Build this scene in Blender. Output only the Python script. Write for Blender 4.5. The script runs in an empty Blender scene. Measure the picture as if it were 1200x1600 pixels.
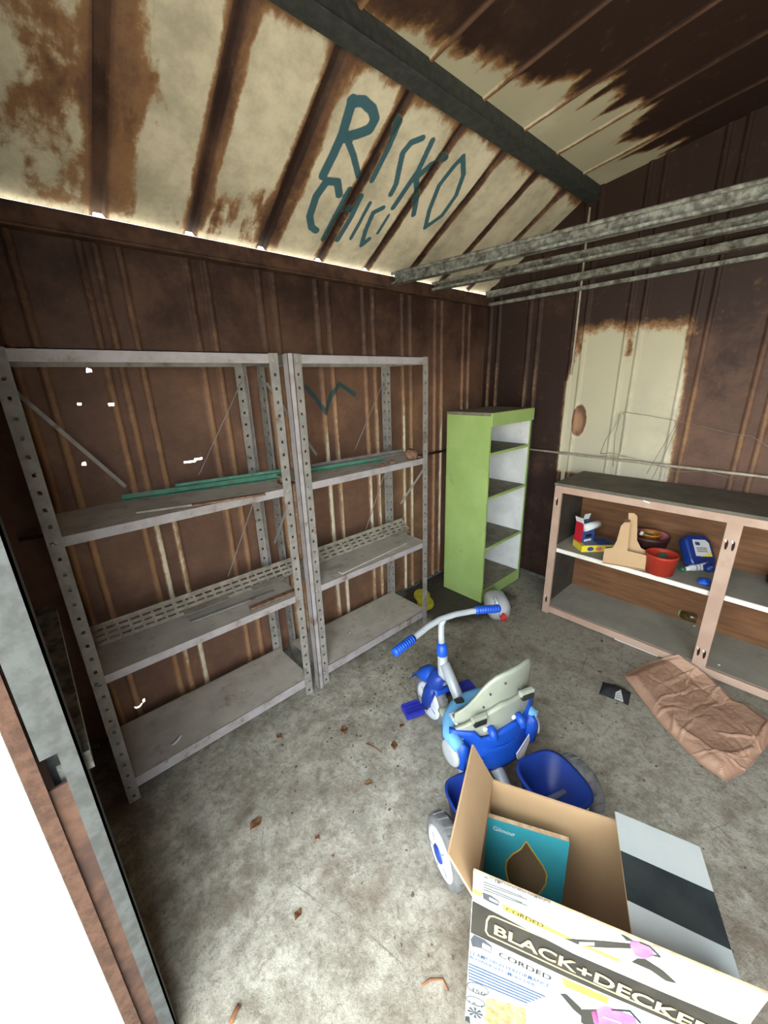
import bpy, bmesh, math, random
import numpy as np
from mathutils import Vector, Matrix
random.seed(7); np.random.seed(7)
sc = bpy.context.scene
COL = sc.collection
V = lambda *a: np.array(a, float)

# ------------------------------------------------------------------ camera
CAM = V(-2.71513, -1.87774, 1.5)
RC = np.array([[0.73580891, -0.67658208, -0.02866938], [0.23130484, 0.21131232, 0.94965529], [0.63646156, 0.7053962, -0.3119822]])
FPX, PPX, PPY = 619.475, 601.3, 798.28
cd = bpy.data.cameras.new('camera'); cam = bpy.data.objects.new('camera', cd); COL.objects.link(cam)
cd.sensor_fit = 'VERTICAL'; cd.sensor_height = 36; cd.sensor_width = 27; cd.lens = FPX / 1600 * 36
cd.shift_x = (600 - PPX) / 1600; cd.shift_y = (PPY - 800) / 1600; cd.clip_start = 0.02
m = Matrix.Identity(4)
for i in range(3):
    m[i][0] = RC[0][i]; m[i][1] = RC[1][i]; m[i][2] = -RC[2][i]; m[i][3] = CAM[i]
cam.matrix_world = m; sc.camera = cam

# ------------------------------------------------------------------ daylight: overcast sky through the open doorway
SKY = 3.0
w = bpy.data.worlds.new('overcast_sky'); sc.world = w; w.use_nodes = True
w.node_tree.nodes['Background'].inputs[0].default_value = (0.90, 0.96, 1.0, 1)
w.node_tree.nodes['Background'].inputs[1].default_value = SKY
sl = bpy.data.lights.new('sun', 'SUN'); sl.energy = 7.0; sl.angle = math.radians(3); sl.color = (1.0, .95, .87)
so_ = bpy.data.objects.new('sun', sl); COL.objects.link(so_)            # high sun from the right, slightly behind the shed: lights the ground outside the door
so_.rotation_euler = Vector((-.22, .62, -.75)).to_track_quat('-Z', 'Y').to_euler()
sc.view_settings.view_transform = 'Standard'; sc.view_settings.look = 'None'
sc.view_settings.gamma = 1.0; sc.view_settings.use_curve_mapping = False
sc.view_settings.exposure = 1.75
try:
    sc.cycles.max_bounces = 16; sc.cycles.diffuse_bounces = 10; sc.cycles.transmission_bounces = 10; sc.cycles.sample_clamp_indirect = 8
except Exception: pass

# ------------------------------------------------------------------ helpers
def un(x, y, ax, val):                       # photograph pixel -> point on the plane  coordinate[ax] == val
    d = RC.T @ V((x - PPX) / FPX, -(y - PPY) / FPX, 1.0); return CAM + (val - CAM[ax]) / d[ax] * d
def unp(x, y, P, n):                         # photograph pixel -> point on a plane through P with normal n
    d = RC.T @ V((x - PPX) / FPX, -(y - PPY) / FPX, 1.0); return CAM + (n @ (P - CAM)) / (n @ d) * d
def pj(P):
    d = RC @ (np.array(P) - CAM); return np.array([PPX + FPX * d[0] / d[2], PPY - FPX * d[1] / d[2]])
def norm(v): v = np.array(v, float); return v / np.linalg.norm(v)
def c(r, g, b):
    f = lambda u: (u / 255 / 12.92) if u / 255 <= .04045 else ((u / 255 + .055) / 1.055) ** 2.4
    return (f(r), f(g), f(b), 1)
def hashn(ix, iy, s):
    n = (ix.astype(np.int64) * 374761393 + iy.astype(np.int64) * 668265263 + s * 974711) & 0x7fffffff
    n = ((n ^ (n >> 13)) * 1274126177) & 0x7fffffff
    return ((n ^ (n >> 16)) & 0xffff) / 65535.0
def vnoise(x, y, s=0):
    x = np.asarray(x, float); y = np.asarray(y, float); ix = np.floor(x); iy = np.floor(y); fx = x - ix; fy = y - iy
    fx = fx * fx * (3 - 2 * fx); fy = fy * fy * (3 - 2 * fy)
    a = hashn(ix, iy, s); b = hashn(ix + 1, iy, s); d = hashn(ix, iy + 1, s); e = hashn(ix + 1, iy + 1, s)
    return (a * (1 - fx) + b * fx) * (1 - fy) + (d * (1 - fx) + e * fx) * fy
def fbm(x, y, s=0, o=4):
    t = 0; a = .5
    for k in range(o): t = t + a * vnoise(np.asarray(x) * 2 ** k, np.asarray(y) * 2 ** k, s + k * 17); a *= .5
    return t / (1 - .5 ** o)
def sstep(a, b, x): t = np.clip((np.asarray(x, float) - a) / (b - a), 0, 1); return t * t * (3 - 2 * t)

def nodes(name):
    mt = bpy.data.materials.new(name); mt.use_nodes = True; nt = mt.node_tree
    return mt, nt, nt.nodes['Principled BSDF']
def mk(nt, t, **kw):
    n = nt.nodes.new(t)
    for k, v in kw.items(): setattr(n, k, v)
    return n
def mixc(nt, fac, a, b, blend='MIX'):
    n = mk(nt, 'ShaderNodeMix', data_type='RGBA', blend_type=blend)
    for sock, v in ((n.inputs[0], fac), (n.inputs[6], a), (n.inputs[7], b)):
        if hasattr(v, 'is_output'): nt.links.new(v, sock)
        else: sock.default_value = v
    return n.outputs[2]
def ramp(nt, x, lo, hi):
    n = mk(nt, 'ShaderNodeMapRange', interpolation_type='SMOOTHSTEP'); nt.links.new(x, n.inputs[0])
    n.inputs[1].default_value = lo; n.inputs[2].default_value = hi; return n.outputs[0]
def math_(nt, op, a, b=None):
    n = mk(nt, 'ShaderNodeMath', operation=op)
    for s, v in ((n.inputs[0], a), (n.inputs[1], b)):
        if v is None: continue
        if hasattr(v, 'is_output'): nt.links.new(v, s)
        else: s.default_value = v
    return n.outputs[0]
def noise(nt, scale, detail=5, rough=.6, vec=None, dist=0):
    n = mk(nt, 'ShaderNodeTexNoise'); n.inputs['Scale'].default_value = scale; n.inputs['Detail'].default_value = detail
    n.inputs['Roughness'].default_value = rough; n.inputs['Distortion'].default_value = dist
    if vec is not None: nt.links.new(vec, n.inputs['Vector'])
    return n.outputs[0]
def coord(nt, scale=None):
    t = mk(nt, 'ShaderNodeTexCoord').outputs['Object']
    if scale is None: return t
    mp = mk(nt, 'ShaderNodeMapping'); nt.links.new(t, mp.inputs[0]); mp.inputs['Scale'].default_value = scale; return mp.outputs[0]
def bumpit(nt, bsdf, h, strength, dist=.003):
    b = mk(nt, 'ShaderNodeBump'); b.inputs['Strength'].default_value = strength; b.inputs['Distance'].default_value = dist
    nt.links.new(h, b.inputs['Height']); nt.links.new(b.outputs[0], bsdf.inputs['Normal'])
def pm(name, a, b=None, scale=12, lo=.35, hi=.65, rough=.6, metal=0, bump=.15, stretch=None, dirt=None, dirt_lo=.55, dirt_hi=.8, dscale=4, spec=.4, trans=0, ior=1.45, alpha=1, coat=0, sss=0):
    mt, nt, bs = nodes(name); co = coord(nt, stretch); n1 = noise(nt, scale, vec=co)
    col = mixc(nt, ramp(nt, n1, lo, hi), a, b or a)
    if dirt: col = mixc(nt, ramp(nt, noise(nt, dscale, 7, .65, coord(nt)), dirt_lo, dirt_hi), col, dirt)
    nt.links.new(col, bs.inputs['Base Color']); bs.inputs['Roughness'].default_value = rough; bs.inputs['Metallic'].default_value = metal
    bs.inputs['Specular IOR Level'].default_value = spec; bs.inputs['Transmission Weight'].default_value = trans; bs.inputs['IOR'].default_value = ior
    bs.inputs['Alpha'].default_value = alpha; bs.inputs['Coat Weight'].default_value = coat
    if sss: bs.inputs['Subsurface Weight'].default_value = sss; bs.inputs['Subsurface Radius'].default_value = (.02, .02, .02)
    if bump: bumpit(nt, bs, noise(nt, scale * 4, 6, .6, co), bump)
    return mt

class MB:
    def __init__(s): s.v = []; s.f = []; s.at = {}
    def add(s, vs, fs):
        o = len(s.v); s.v += [tuple(map(float, p)) for p in vs]; s.f += [tuple(i + o for i in f) for f in fs]; return s
    def box(s, lo, hi):
        (x0, y0, z0), (x1, y1, z1) = lo, hi
        if x0 > x1: x0, x1 = x1, x0
        if y0 > y1: y0, y1 = y1, y0
        if z0 > z1: z0, z1 = z1, z0
        return s.add([(x0, y0, z0), (x1, y0, z0), (x1, y1, z0), (x0, y1, z0), (x0, y0, z1), (x1, y0, z1), (x1, y1, z1), (x0, y1, z1)],
                     [(0, 3, 2, 1), (4, 5, 6, 7), (0, 1, 5, 4), (1, 2, 6, 5), (2, 3, 7, 6), (3, 0, 4, 7)])
    def obox(s, o, a, b, d):                  # corner o, edge vectors a, b, d
        o, a, b, d = map(np.array, (o, a, b, d))
        if np.dot(np.cross(a, b), d) < 0: o = o + d; d = -d
        return s.add([o, o + a, o + a + b, o + b, o + d, o + a + d, o + a + b + d, o + b + d],
                     [(0, 3, 2, 1), (4, 5, 6, 7), (0, 1, 5, 4), (1, 2, 6, 5), (2, 3, 7, 6), (3, 0, 4, 7)])
    def cbox(s, o, a, b, d): o, a, b, d = map(np.array, (o, a, b, d)); return s.obox(o - a / 2 - b / 2 - d / 2, a, b, d)
    def prism(s, pts, t):                     # polygon + thickness vector
        pts = [np.array(p, float) for p in pts]; t = np.array(t, float); n = len(pts)
        nr = sum(np.cross(pts[i] - pts[0], pts[(i + 1) % n] - pts[0]) for i in range(n))
        if nr @ t > 0: pts = pts[::-1]
        return s.add(pts + [p + t for p in pts], [tuple(range(n)), tuple(range(2 * n - 1, n - 1, -1))] + [(i, i + n, (i + 1) % n + n, (i + 1) % n) for i in range(n)])
    def tube(s, pts, r, n=10, closed=False, flat=None):
        pts = [np.array(p, float) for p in pts]; k = len(pts); rs = r if hasattr(r, '__len__') else [r] * k; o = len(s.v); ref = None
        for i, p in enumerate(pts):
            if closed: t = pts[(i + 1) % k] - pts[i - 1]
            else: t = pts[min(i + 1, k - 1)] - pts[max(i - 1, 0)]
            t = norm(t)
            if ref is None:
                ref = np.cross(t, V(0, 0, 1)) if abs(t[2]) < .9 else np.cross(t, V(1, 0, 0))
            ref = norm(ref - (ref @ t) * t); bi = np.cross(t, ref)
            for j in range(n):
                a = 2 * math.pi * j / n; s.v.append(tuple(p + rs[i] * (math.cos(a) * ref + math.sin(a) * bi)))
        for i in range(k if closed else k - 1):
            for j in range(n):
                a, b = o + i * n + j, o + i * n + (j + 1) % n; i2 = (i + 1) % k
                s.f.append((a, b, o + i2 * n + (j + 1) % n, o + i2 * n + j))
        if not closed: s.f.append(tuple(o + j for j in range(n))[::-1]); s.f.append(tuple(o + (k - 1) * n + j for j in range(n)))
        return s
    def lathe(s, prof, o, ax, n=24, cap=True, sx=1, sy=1):     # prof: [(r, h)...] about axis ax at o
        ax = norm(ax); u = norm(np.cross(ax, V(0, 0, 1)) if abs(ax[2]) < .9 else V(1, 0, 0)); u = norm(u - (u @ ax) * ax); w_ = np.cross(ax, u); b = len(s.v); o = np.array(o)
        for r, h in prof:
            for j in range(n):
                a = 2 * math.pi * j / n; s.v.append(tuple(o + ax * h + r * (sx * math.cos(a) * u + sy * math.sin(a) * w_)))
        for i in range(len(prof) - 1):
            for j in range(n): s.f.append((b + i * n + j, b + i * n + (j + 1) % n, b + (i + 1) * n + (j + 1) % n, b + (i + 1) * n + j))
        if cap: s.f.append(tuple(b + j for j in range(n))[::-1]); s.f.append(tuple(b + (len(prof) - 1) * n + j for j in range(n)))
        return s
    def grid(s, P):                           # P: [nu][nv] points
        P = np.array(P); nu, nv = P.shape[:2]; o = len(s.v); s.v += [tuple(p) for p in P.reshape(-1, 3)]
        s.f += [(o + i * nv + j, o + (i + 1) * nv + j, o + (i + 1) * nv + j + 1, o + i * nv + j + 1) for i in range(nu - 1) for j in range(nv - 1)]; return s
    def perf(s, o, L, W, n, hl, hw, rows=(0.5,)):  # perforated strip: n cells along L, one hole per row; hole half-sizes hl, hw (metres)
        o, L, W = map(np.array, (o, L, W)); ll = np.linalg.norm(L); wl = np.linalg.norm(W); cuts = [0] + [(rows[i] + rows[i + 1]) / 2 for i in range(len(rows) - 1)] + [1]
        for ri, rc in enumerate(rows):
            sh = .5 * (ri % 2)
            for i in range(n):
                a0, a1 = i / n, (i + 1) / n; am = (a0 + a1) / 2; b0, b1 = cuts[ri], cuts[ri + 1]; da, db = hl / ll, hw / wl
                q = lambda a, b: o + L * a + W * b
                s.add([q(a0, b0), q(a1, b0), q(a1, b1), q(a0, b1), q(am - da, rc - db), q(am + da, rc - db), q(am + da, rc + db), q(am - da, rc + db)],
                      [(0, 1, 5, 4), (1, 2, 6, 5), (2, 3, 7, 6), (3, 0, 4, 7)])
        return s
    def mesh(s, name, smooth=False):
        me = bpy.data.meshes.new(name); me.from_pydata(s.v, [], s.f); me.update()
        bm = bmesh.new(); bm.from_mesh(me); bmesh.ops.recalc_face_normals(bm, faces=bm.faces); bm.to_mesh(me); bm.free()
        if smooth:
            for p in me.polygons: p.use_smooth = True
        return me
    def build(s, name, mat, parent=None, smooth=False, bevel=0, seg=2, solid=0, subsurf=0, off=0):
        me = s.mesh(name, smooth); me.materials.append(mat); o = bpy.data.objects.new(name, me); COL.objects.link(o)
        if parent is not None: o.parent = parent; o.matrix_parent_inverse = PINV.get(parent.name, Matrix.Identity(4))
        if solid: md = o.modifiers.new('thick', 'SOLIDIFY'); md.thickness = solid; md.offset = off
        if bevel:
            md = o.modifiers.new('bevel', 'BEVEL'); md.width = bevel; md.segments = seg; md.limit_method = 'ANGLE'; md.angle_limit = math.radians(40)
        if subsurf: md = o.modifiers.new('sub', 'SUBSURF'); md.levels = subsurf; md.render_levels = subsurf
        return o
PINV = {}
def empty(name, loc=(0, 0, 0)):
    o = bpy.data.objects.new(name, None); o.empty_display_size = .05; COL.objects.link(o); o.location = tuple(map(float, loc))
    PINV[o.name] = Matrix.Translation(Vector(tuple(map(float, loc)))).inverted(); return o
def tag(o, label, cat, group=None, kind=None):
    o['label'] = label; o['category'] = cat
    if group: o['group'] = group
    if kind: o['kind'] = kind
    return o
def struct(o, label, cat): return tag(o, label, cat, kind='structure')

# ------------------------------------------------------------------ materials
def sheet_material(name):
    mt, nt, bs = nodes(name)
    at = lambda n: mk(nt, 'ShaderNodeAttribute', attribute_name=n).outputs['Fac']
    co = coord(nt); n1 = noise(nt, 5, 8, .7, co); n2 = noise(nt, 38, 6, .7, co); n3 = noise(nt, 150, 3, .6, co)
    n6 = noise(nt, 15, 9, .72, coord(nt, (1.6, .8, .8)), .6)
    paint = math_(nt, 'ADD', at('paint'), math_(nt, 'ADD', math_(nt, 'MULTIPLY', math_(nt, 'SUBTRACT', n2, .5), .55), math_(nt, 'MULTIPLY', math_(nt, 'SUBTRACT', n6, .5), .75)))
    pm_ = ramp(nt, paint, .34, .66); halo = ramp(nt, paint, .05, .50)
    tone = math_(nt, 'ADD', at('tone'), math_(nt, 'MULTIPLY', math_(nt, 'SUBTRACT', n1, .5), .9))
    rust = mixc(nt, ramp(nt, tone, .0, .55), c(47, 31, 26), c(108, 80, 65))
    rust = mixc(nt, ramp(nt, tone, .45, 1.0), rust, c(164, 126, 94))
    rust = mixc(nt, math_(nt, 'MULTIPLY', ramp(nt, n3, .55, .75), .35), rust, c(60, 34, 26))
    rust = mixc(nt, math_(nt, 'MULTIPLY', halo, .7), rust, c(172, 130, 86))
    cream = mixc(nt, ramp(nt, n1, .35, .7), mixc(nt, ramp(nt, at('tone'), .1, .6), c(190, 185, 158), c(232, 224, 200)), c(186, 180, 158))
    col = mixc(nt, pm_, rust, cream)
    g = ramp(nt, math_(nt, 'ADD', at('graf'), math_(nt, 'MULTIPLY', math_(nt, 'SUBTRACT', n2, .5), .25)), .3, .62)
    col = mixc(nt, math_(nt, 'MULTIPLY', g, .93), col, mixc(nt, pm_, c(30, 70, 74), c(24, 92, 112)))
    nt.links.new(col, bs.inputs['Base Color']); bs.inputs['Roughness'].default_value = .62; bs.inputs['Specular IOR Level'].default_value = .35
    bumpit(nt, bs, n2, .25, .002); return mt
M = {}
M['sheet'] = sheet_material('rusted_painted_sheet')
def floor_material():
    mt, nt, bs = nodes('dirty_concrete'); co = coord(nt)
    n1 = noise(nt, 1.6, 8, .65, co, .4); n2 = noise(nt, 9, 8, .7, co); n3 = noise(nt, 60, 5, .7, co); n4 = noise(nt, 260, 3, .6, co)
    n5 = noise(nt, 24, 8, .75, co, .3)
    col = mixc(nt, ramp(nt, n2, .32, .68), c(138, 133, 119), c(190, 187, 173))
    col = mixc(nt, math_(nt, 'MULTIPLY', ramp(nt, n5, .46, .70), .75), col, c(116, 108, 95))
    col = mixc(nt, math_(nt, 'MULTIPLY', ramp(nt, noise(nt, 3.3, 7, .7, co, .8), .52, .70), .6), col, c(118, 104, 88))
    col = mixc(nt, math_(nt, 'MULTIPLY', ramp(nt, noise(nt, 15, 8, .75, co, .5), .54, .72), .5), col, c(212, 209, 197))
    col = mixc(nt, math_(nt, 'MULTIPLY', ramp(nt, n3, .5, .72), .6), col, c(100, 92, 80))
    col = mixc(nt, math_(nt, 'MULTIPLY', ramp(nt, n4, .58, .72), .8), col, c(84, 78, 68))
    col = mixc(nt, math_(nt, 'MULTIPLY', ramp(nt, n1, .5, .72), .5), col, c(108, 95, 80))
    # soaked-in dirt that gets denser towards the back corner
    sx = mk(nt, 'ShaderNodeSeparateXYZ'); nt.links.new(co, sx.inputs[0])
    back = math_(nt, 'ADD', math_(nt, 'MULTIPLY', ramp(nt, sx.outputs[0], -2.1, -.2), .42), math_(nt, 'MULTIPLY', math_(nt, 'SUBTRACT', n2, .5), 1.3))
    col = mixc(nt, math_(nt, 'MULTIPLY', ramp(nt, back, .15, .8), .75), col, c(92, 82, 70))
    # dark patch, broken up by noise, around the corner where the bookcase stands
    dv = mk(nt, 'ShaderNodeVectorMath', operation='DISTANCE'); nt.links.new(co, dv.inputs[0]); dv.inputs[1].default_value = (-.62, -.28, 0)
    dark_patch = math_(nt, 'ADD', math_(nt, 'SUBTRACT', 1.0, ramp(nt, dv.outputs['Value'], .18, .62)), math_(nt, 'MULTIPLY', math_(nt, 'SUBTRACT', n2, .5), 1.0))
    col = mixc(nt, math_(nt, 'MULTIPLY', ramp(nt, dark_patch, .3, .7), .9), col, c(56, 51, 46))
    vo = mk(nt, 'ShaderNodeTexVoronoi', feature='DISTANCE_TO_EDGE'); vo.inputs['Scale'].default_value = 1.35
    wv = mixc(nt, .06, co, mk(nt, 'ShaderNodeTexNoise').outputs['Color']); nt.links.new(wv, vo.inputs['Vector'])
    crack = math_(nt, 'MULTIPLY', math_(nt, 'SUBTRACT', 1.0, ramp(nt, vo.outputs['Distance'], .0, .0035)), math_(nt, 'MULTIPLY', ramp(nt, n2, .45, .6), .5))
    col = mixc(nt, crack, col, c(70, 62, 54))
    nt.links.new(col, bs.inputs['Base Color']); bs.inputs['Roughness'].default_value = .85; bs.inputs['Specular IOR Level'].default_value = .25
    bumpit(nt, bs, math_(nt, 'ADD', math_(nt, 'MULTIPLY', n3, .7), n5), .6, .008); return mt
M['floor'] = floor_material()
M['galv'] = pm('galvanised_steel', c(120, 124, 124), c(160, 164, 162), 55, rough=.5, metal=.25, dirt=c(92, 92, 88), dscale=9)
M['galv_dull'] = pm('dull_speckled_galvanised', c(96, 98, 94), c(150, 152, 144), 40, rough=.6, metal=.2, dirt=c(70, 62, 54), dscale=14, dirt_lo=.48, dirt_hi=.7)
M['post'] = pm('weathered_galvanised_post', c(66, 69, 69), c(82, 86, 86), 30, rough=.6, metal=.1, dirt=c(56, 56, 54), dscale=9)
M['beam'] = pm('dark_grey_beam', c(50, 55, 55), c(66, 70, 69), 30, rough=.65, dirt=c(70, 52, 40), dscale=8, dirt_lo=.6)
M['eave'] = pm('rusted_brown_channel', c(62, 44, 38), c(92, 66, 52), 14, rough=.7, dirt=c(110, 84, 60), dscale=20, dirt_lo=.62)
M['jamb_rust'] = pm('rusty_edge', c(88, 63, 50), c(66, 46, 36), 40, rough=.8, bump=.4)
M['white'] = pm('chalky_white_paint', c(236, 236, 228), c(222, 222, 214), 6, rough=.55, dirt=c(180, 174, 160), dscale=16, dirt_lo=.7, dirt_hi=.74)
M['rack'] = pm('grey_rack_paint', c(132, 130, 126), c(152, 148, 142), 18, rough=.55, metal=.05, dirt=c(104, 82, 64), dscale=12, dirt_lo=.56, dirt_hi=.75)
M['shelf'] = pm('dusty_brown_shelf', c(176, 170, 159), c(192, 186, 174), 9, rough=.85, dirt=c(150, 132, 112), dscale=16, dirt_lo=.52, dirt_hi=.78)
M['lip'] = pm('shelf_lip_grey', c(168, 164, 166), c(154, 148, 146), 14, rough=.6, dirt=c(108, 84, 68), dscale=14, dirt_lo=.56, dirt_hi=.76)
M['green_strip'] = pm('sea_green_paint', c(96, 152, 128), c(78, 134, 112), 30, rough=.55, dirt=c(126, 110, 92), dscale=22, dirt_lo=.55, dirt_hi=.7)
M['slotted'] = pm('pale_grey_slotted_steel', c(172, 166, 152), c(146, 140, 128), 26, rough=.6, dirt=c(112, 92, 74), dscale=18, dirt_lo=.57, dirt_hi=.75)
M['lump'] = pm('brown_crumbly_clay', c(140, 110, 90), c(104, 80, 64), 50, rough=.95, bump=.8)
M['green'] = pm('lime_green_paint', c(164, 192, 116), c(154, 182, 106), 5, rough=.6, dirt=c(112, 128, 74), dscale=7, dirt_lo=.62, dirt_hi=.85)
M['innerwhite'] = pm('scuffed_white_paint', c(226, 228, 226), c(210, 212, 210), 7, rough=.6, dirt=c(150, 150, 142), dscale=13, dirt_lo=.62, dirt_hi=.75)
M['dustshelf'] = pm('dusty_olive_shelf', c(112, 108, 92), c(132, 128, 110), 18, rough=.9, dirt=c(90, 84, 70), dscale=26)
M['frame'] = pm('beige_pink_paint', c(188, 162, 144), c(176, 148, 130), 6, rough=.6, dirt=c(150, 120, 104), dscale=15, dirt_lo=.62)
M['cabtop'] = pm('grimy_dark_top', c(96, 92, 82), c(112, 106, 94), 6, rough=.85, dirt=c(84, 78, 68), dscale=20)
M['cabback'] = pm('orange_brown_ply', c(124, 86, 55), c(102, 70, 44), 4, rough=.7, stretch=(1, 1, 9), dirt=c(100, 74, 54), dscale=4, dirt_lo=.5)
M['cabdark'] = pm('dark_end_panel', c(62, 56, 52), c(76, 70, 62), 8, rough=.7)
M['cabfloor'] = pm('dusty_grey_board', c(146, 143, 130), c(160, 156, 143), 5, rough=.9, dirt=c(128, 120, 107), dscale=9)
M['whiteedge'] = pm('white_edge', c(238, 234, 224), c(226, 220, 208), 20, rough=.5)
M['hole'] = pm('dark_hole', c(40, 26, 20), c(52, 34, 26), 30, rough=.9)
M['card'] = pm('kraft_cardboard', c(194, 163, 125), c(188, 156, 118), 5, rough=.85, bump=.08)
M['card_edge'] = pm('cardboard_edge', c(214, 190, 156), c(190, 160, 124), 80, rough=.9)
M['boxwhite'] = pm('printed_white_card', c(186, 192, 190), c(176, 184, 184), 5, rough=.35, spec=.5, bump=.03)
M['boxdark'] = pm('printed_dark_card', c(40, 46, 48), c(52, 58, 58), 16, rough=.4, spec=.5, bump=.05)
M['boxblack'] = pm('printed_charcoal', c(50, 48, 43), c(38, 36, 33), 20, rough=.35, spec=.5, bump=.03)
M['boxyellow'] = pm('printed_yellow', c(212, 198, 140), c(208, 190, 124), 8, rough=.4, bump=0)
M['boxyellow2'] = pm('printed_strong_yellow', c(212, 180, 78), c(206, 172, 68), 8, rough=.4, bump=0)
M['boxpink'] = pm('printed_pink', c(206, 112, 168), c(194, 90, 150), 30, rough=.4, bump=0)
M['boxpalepink'] = pm('printed_pale_pink', c(206, 168, 190), c(198, 158, 182), 30, rough=.4, bump=0)
M['boxsky'] = pm('printed_sky_blue', c(126, 176, 194), c(160, 190, 196), 8, rough=.4, bump=0)
M['boxleaf'] = pm('printed_autumn_leaves', c(186, 170, 118), c(130, 116, 78), 60, rough=.4, bump=0)
M['inkgrey'] = pm('grey_ink', c(74, 78, 84), c(62, 66, 74), 40, rough=.5, bump=0)
M['inkblue'] = pm('blue_ink', c(44, 74, 116), c(56, 84, 124), 40, rough=.5, bump=0)
M['inkblack'] = pm('black_ink', c(26, 26, 30), c(34, 34, 38), 40, rough=.5, bump=0)
M['teal'] = pm('turquoise_card', c(52, 152, 168), c(62, 160, 172), 6, rough=.5, bump=.05, dirt=c(90, 150, 150), dscale=14, dirt_lo=.68)
M['inkwhite'] = pm('white_ink', c(226, 240, 240), c(214, 232, 234), 20, rough=.5, bump=0)
M['blue'] = pm('royal_blue_plastic', c(28, 86, 196), c(24, 76, 180), 6, rough=.38, spec=.5, bump=.03, dirt=c(70, 104, 168), dscale=10, dirt_lo=.64, dirt_hi=.9)
M['deepblue'] = pm('deep_blue_plastic', c(30, 66, 160), c(26, 56, 140), 6, rough=.42, spec=.5, bump=.03)
M['violetblue'] = pm('violet_blue_plastic', c(52, 60, 176), c(40, 48, 150), 10, rough=.4, bump=.05)
M['skyplastic'] = pm('light_blue_plastic', c(110, 172, 214), c(96, 160, 208), 8, rough=.45, bump=.03)
M['silver'] = pm('silver_grey_paint', c(182, 190, 194), c(168, 176, 182), 9, rough=.4, metal=.15, bump=.03)
M['greyplastic'] = pm('grey_green_plastic', c(158, 164, 148), c(148, 154, 140), 7, rough=.4, spec=.5, bump=.03)
M['blackplastic'] = pm('black_plastic', c(34, 38, 36), c(46, 48, 46), 30, rough=.5)
M['tyre'] = pm('grey_tyre_plastic', c(120, 122, 122), c(104, 106, 108), 30, rough=.55, bump=.1, dirt=c(140, 134, 124), dscale=20)
M['rim'] = pm('white_rim_plastic', c(214, 220, 228), c(204, 210, 220), 9, rough=.45, bump=.03)
M['sticker'] = pm('torn_white_sticker', c(230, 228, 226), c(206, 208, 214), 30, rough=.6)
M['jug'] = pm('milky_plastic', c(226, 230, 234), c(218, 224, 230), 6, rough=.35, trans=.12, spec=.5, bump=.02)
M['redcap'] = pm('red_plastic', c(214, 60, 60), c(200, 50, 52), 10, rough=.4, bump=0)
M['sponge'] = pm('speckled_yellow_foam', c(206, 196, 66), c(190, 180, 52), 30, rough=.9, dirt=c(96, 88, 40), dscale=60, dirt_lo=.6, dirt_hi=.66)
M['bag'] = pm('brown_paper', c(184, 150, 127), c(172, 136, 114), 8, rough=.55, bump=.3, dirt=c(152, 112, 98), dscale=6)
M['pouch'] = pm('black_fabric', c(34, 34, 38), c(44, 44, 48), 60, rough=.85)
M['bare_red'] = pm('terracotta_red_plastic', c(178, 58, 40), c(164, 50, 36), 8, rough=.5, bump=.03)
M['darkbrown'] = pm('dark_brown_plastic', c(58, 32, 32), c(48, 26, 28), 8, rough=.45)
M['pinkin'] = pm('pink_glaze', c(216, 130, 132), c(204, 118, 122), 8, rough=.5)
M['orange'] = pm('amber_plastic', c(196, 128, 48), c(182, 116, 42), 8, rough=.45)
M['leafgreen'] = pm('dark_green_plastic', c(40, 96, 70), c(50, 110, 80), 12, rough=.5)
M['redbox'] = pm('red_card', c(186, 34, 52), c(174, 28, 46), 8, rough=.5)
M['bluebox'] = pm('dark_blue_card', c(48, 70, 128), c(60, 84, 140), 24, rough=.5)
M['greybox'] = pm('grey_blue_card', c(140, 146, 156), c(120, 128, 142), 16, rough=.5)
M['yellowbox'] = pm('bright_yellow_card', c(238, 218, 72), c(232, 210, 60), 8, rough=.5, bump=0)
M['bluejug'] = pm('navy_bottle', c(30, 56, 130), c(26, 48, 112), 8, rough=.3, spec=.6, bump=.02)
M['labelw'] = pm('white_label', c(222, 224, 220), c(206, 210, 208), 14, rough=.5, bump=0)
M['glass'] = pm('greenish_glass', c(226, 236, 214), None, rough=.05, trans=1, bump=0, spec=.5)
M['glassrim'] = pm('green_lid', c(120, 140, 90), c(104, 122, 76), 20, rough=.4)
M['wire'] = pm('thin_grey_wire', c(150, 146, 138), c(128, 122, 114), 40, rough=.5, metal=.4)
M['rod'] = pm('pale_rod', c(186, 178, 160), c(162, 152, 134), 30, rough=.55, metal=.1)
M['leaf'] = pm('dry_leaf', c(140, 98, 66), c(112, 76, 52), 60, rough=.85)
M['crumb'] = pm('dark_crumbs', c(92, 78, 66), c(120, 106, 90), 90, rough=.95)
M['ground'] = pm('pale_gravel_ground', c(196, 188, 170), c(178, 170, 152), 7, rough=.95, dirt=c(130, 134, 104), dscale=3)
M['darkstain'] = M['eave']

# ------------------------------------------------------------------ the shed shell
XB, XF, YR, RIDGE = .05, -2.83, -3.70, -1.85       # back wall, door wall, far side wall, ridge
HE, YK, ZK, ZR = 2.084, -.70, 2.512, 2.66          # eave, kink of the gambrel roof, ridge height
def roofz(y):
    y = max(y, YR - y) if y < RIDGE else y
    return HE + (ZK - HE) * (y / YK) if y > YK else ZK + (ZR - ZK) * (y - YK) / (RIDGE - YK)
DOOR0, DOOR1, DOORH = -1.13, -3.58, 2.02  # right jamb and head unseen, set wide and high to admit more daylight

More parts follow.
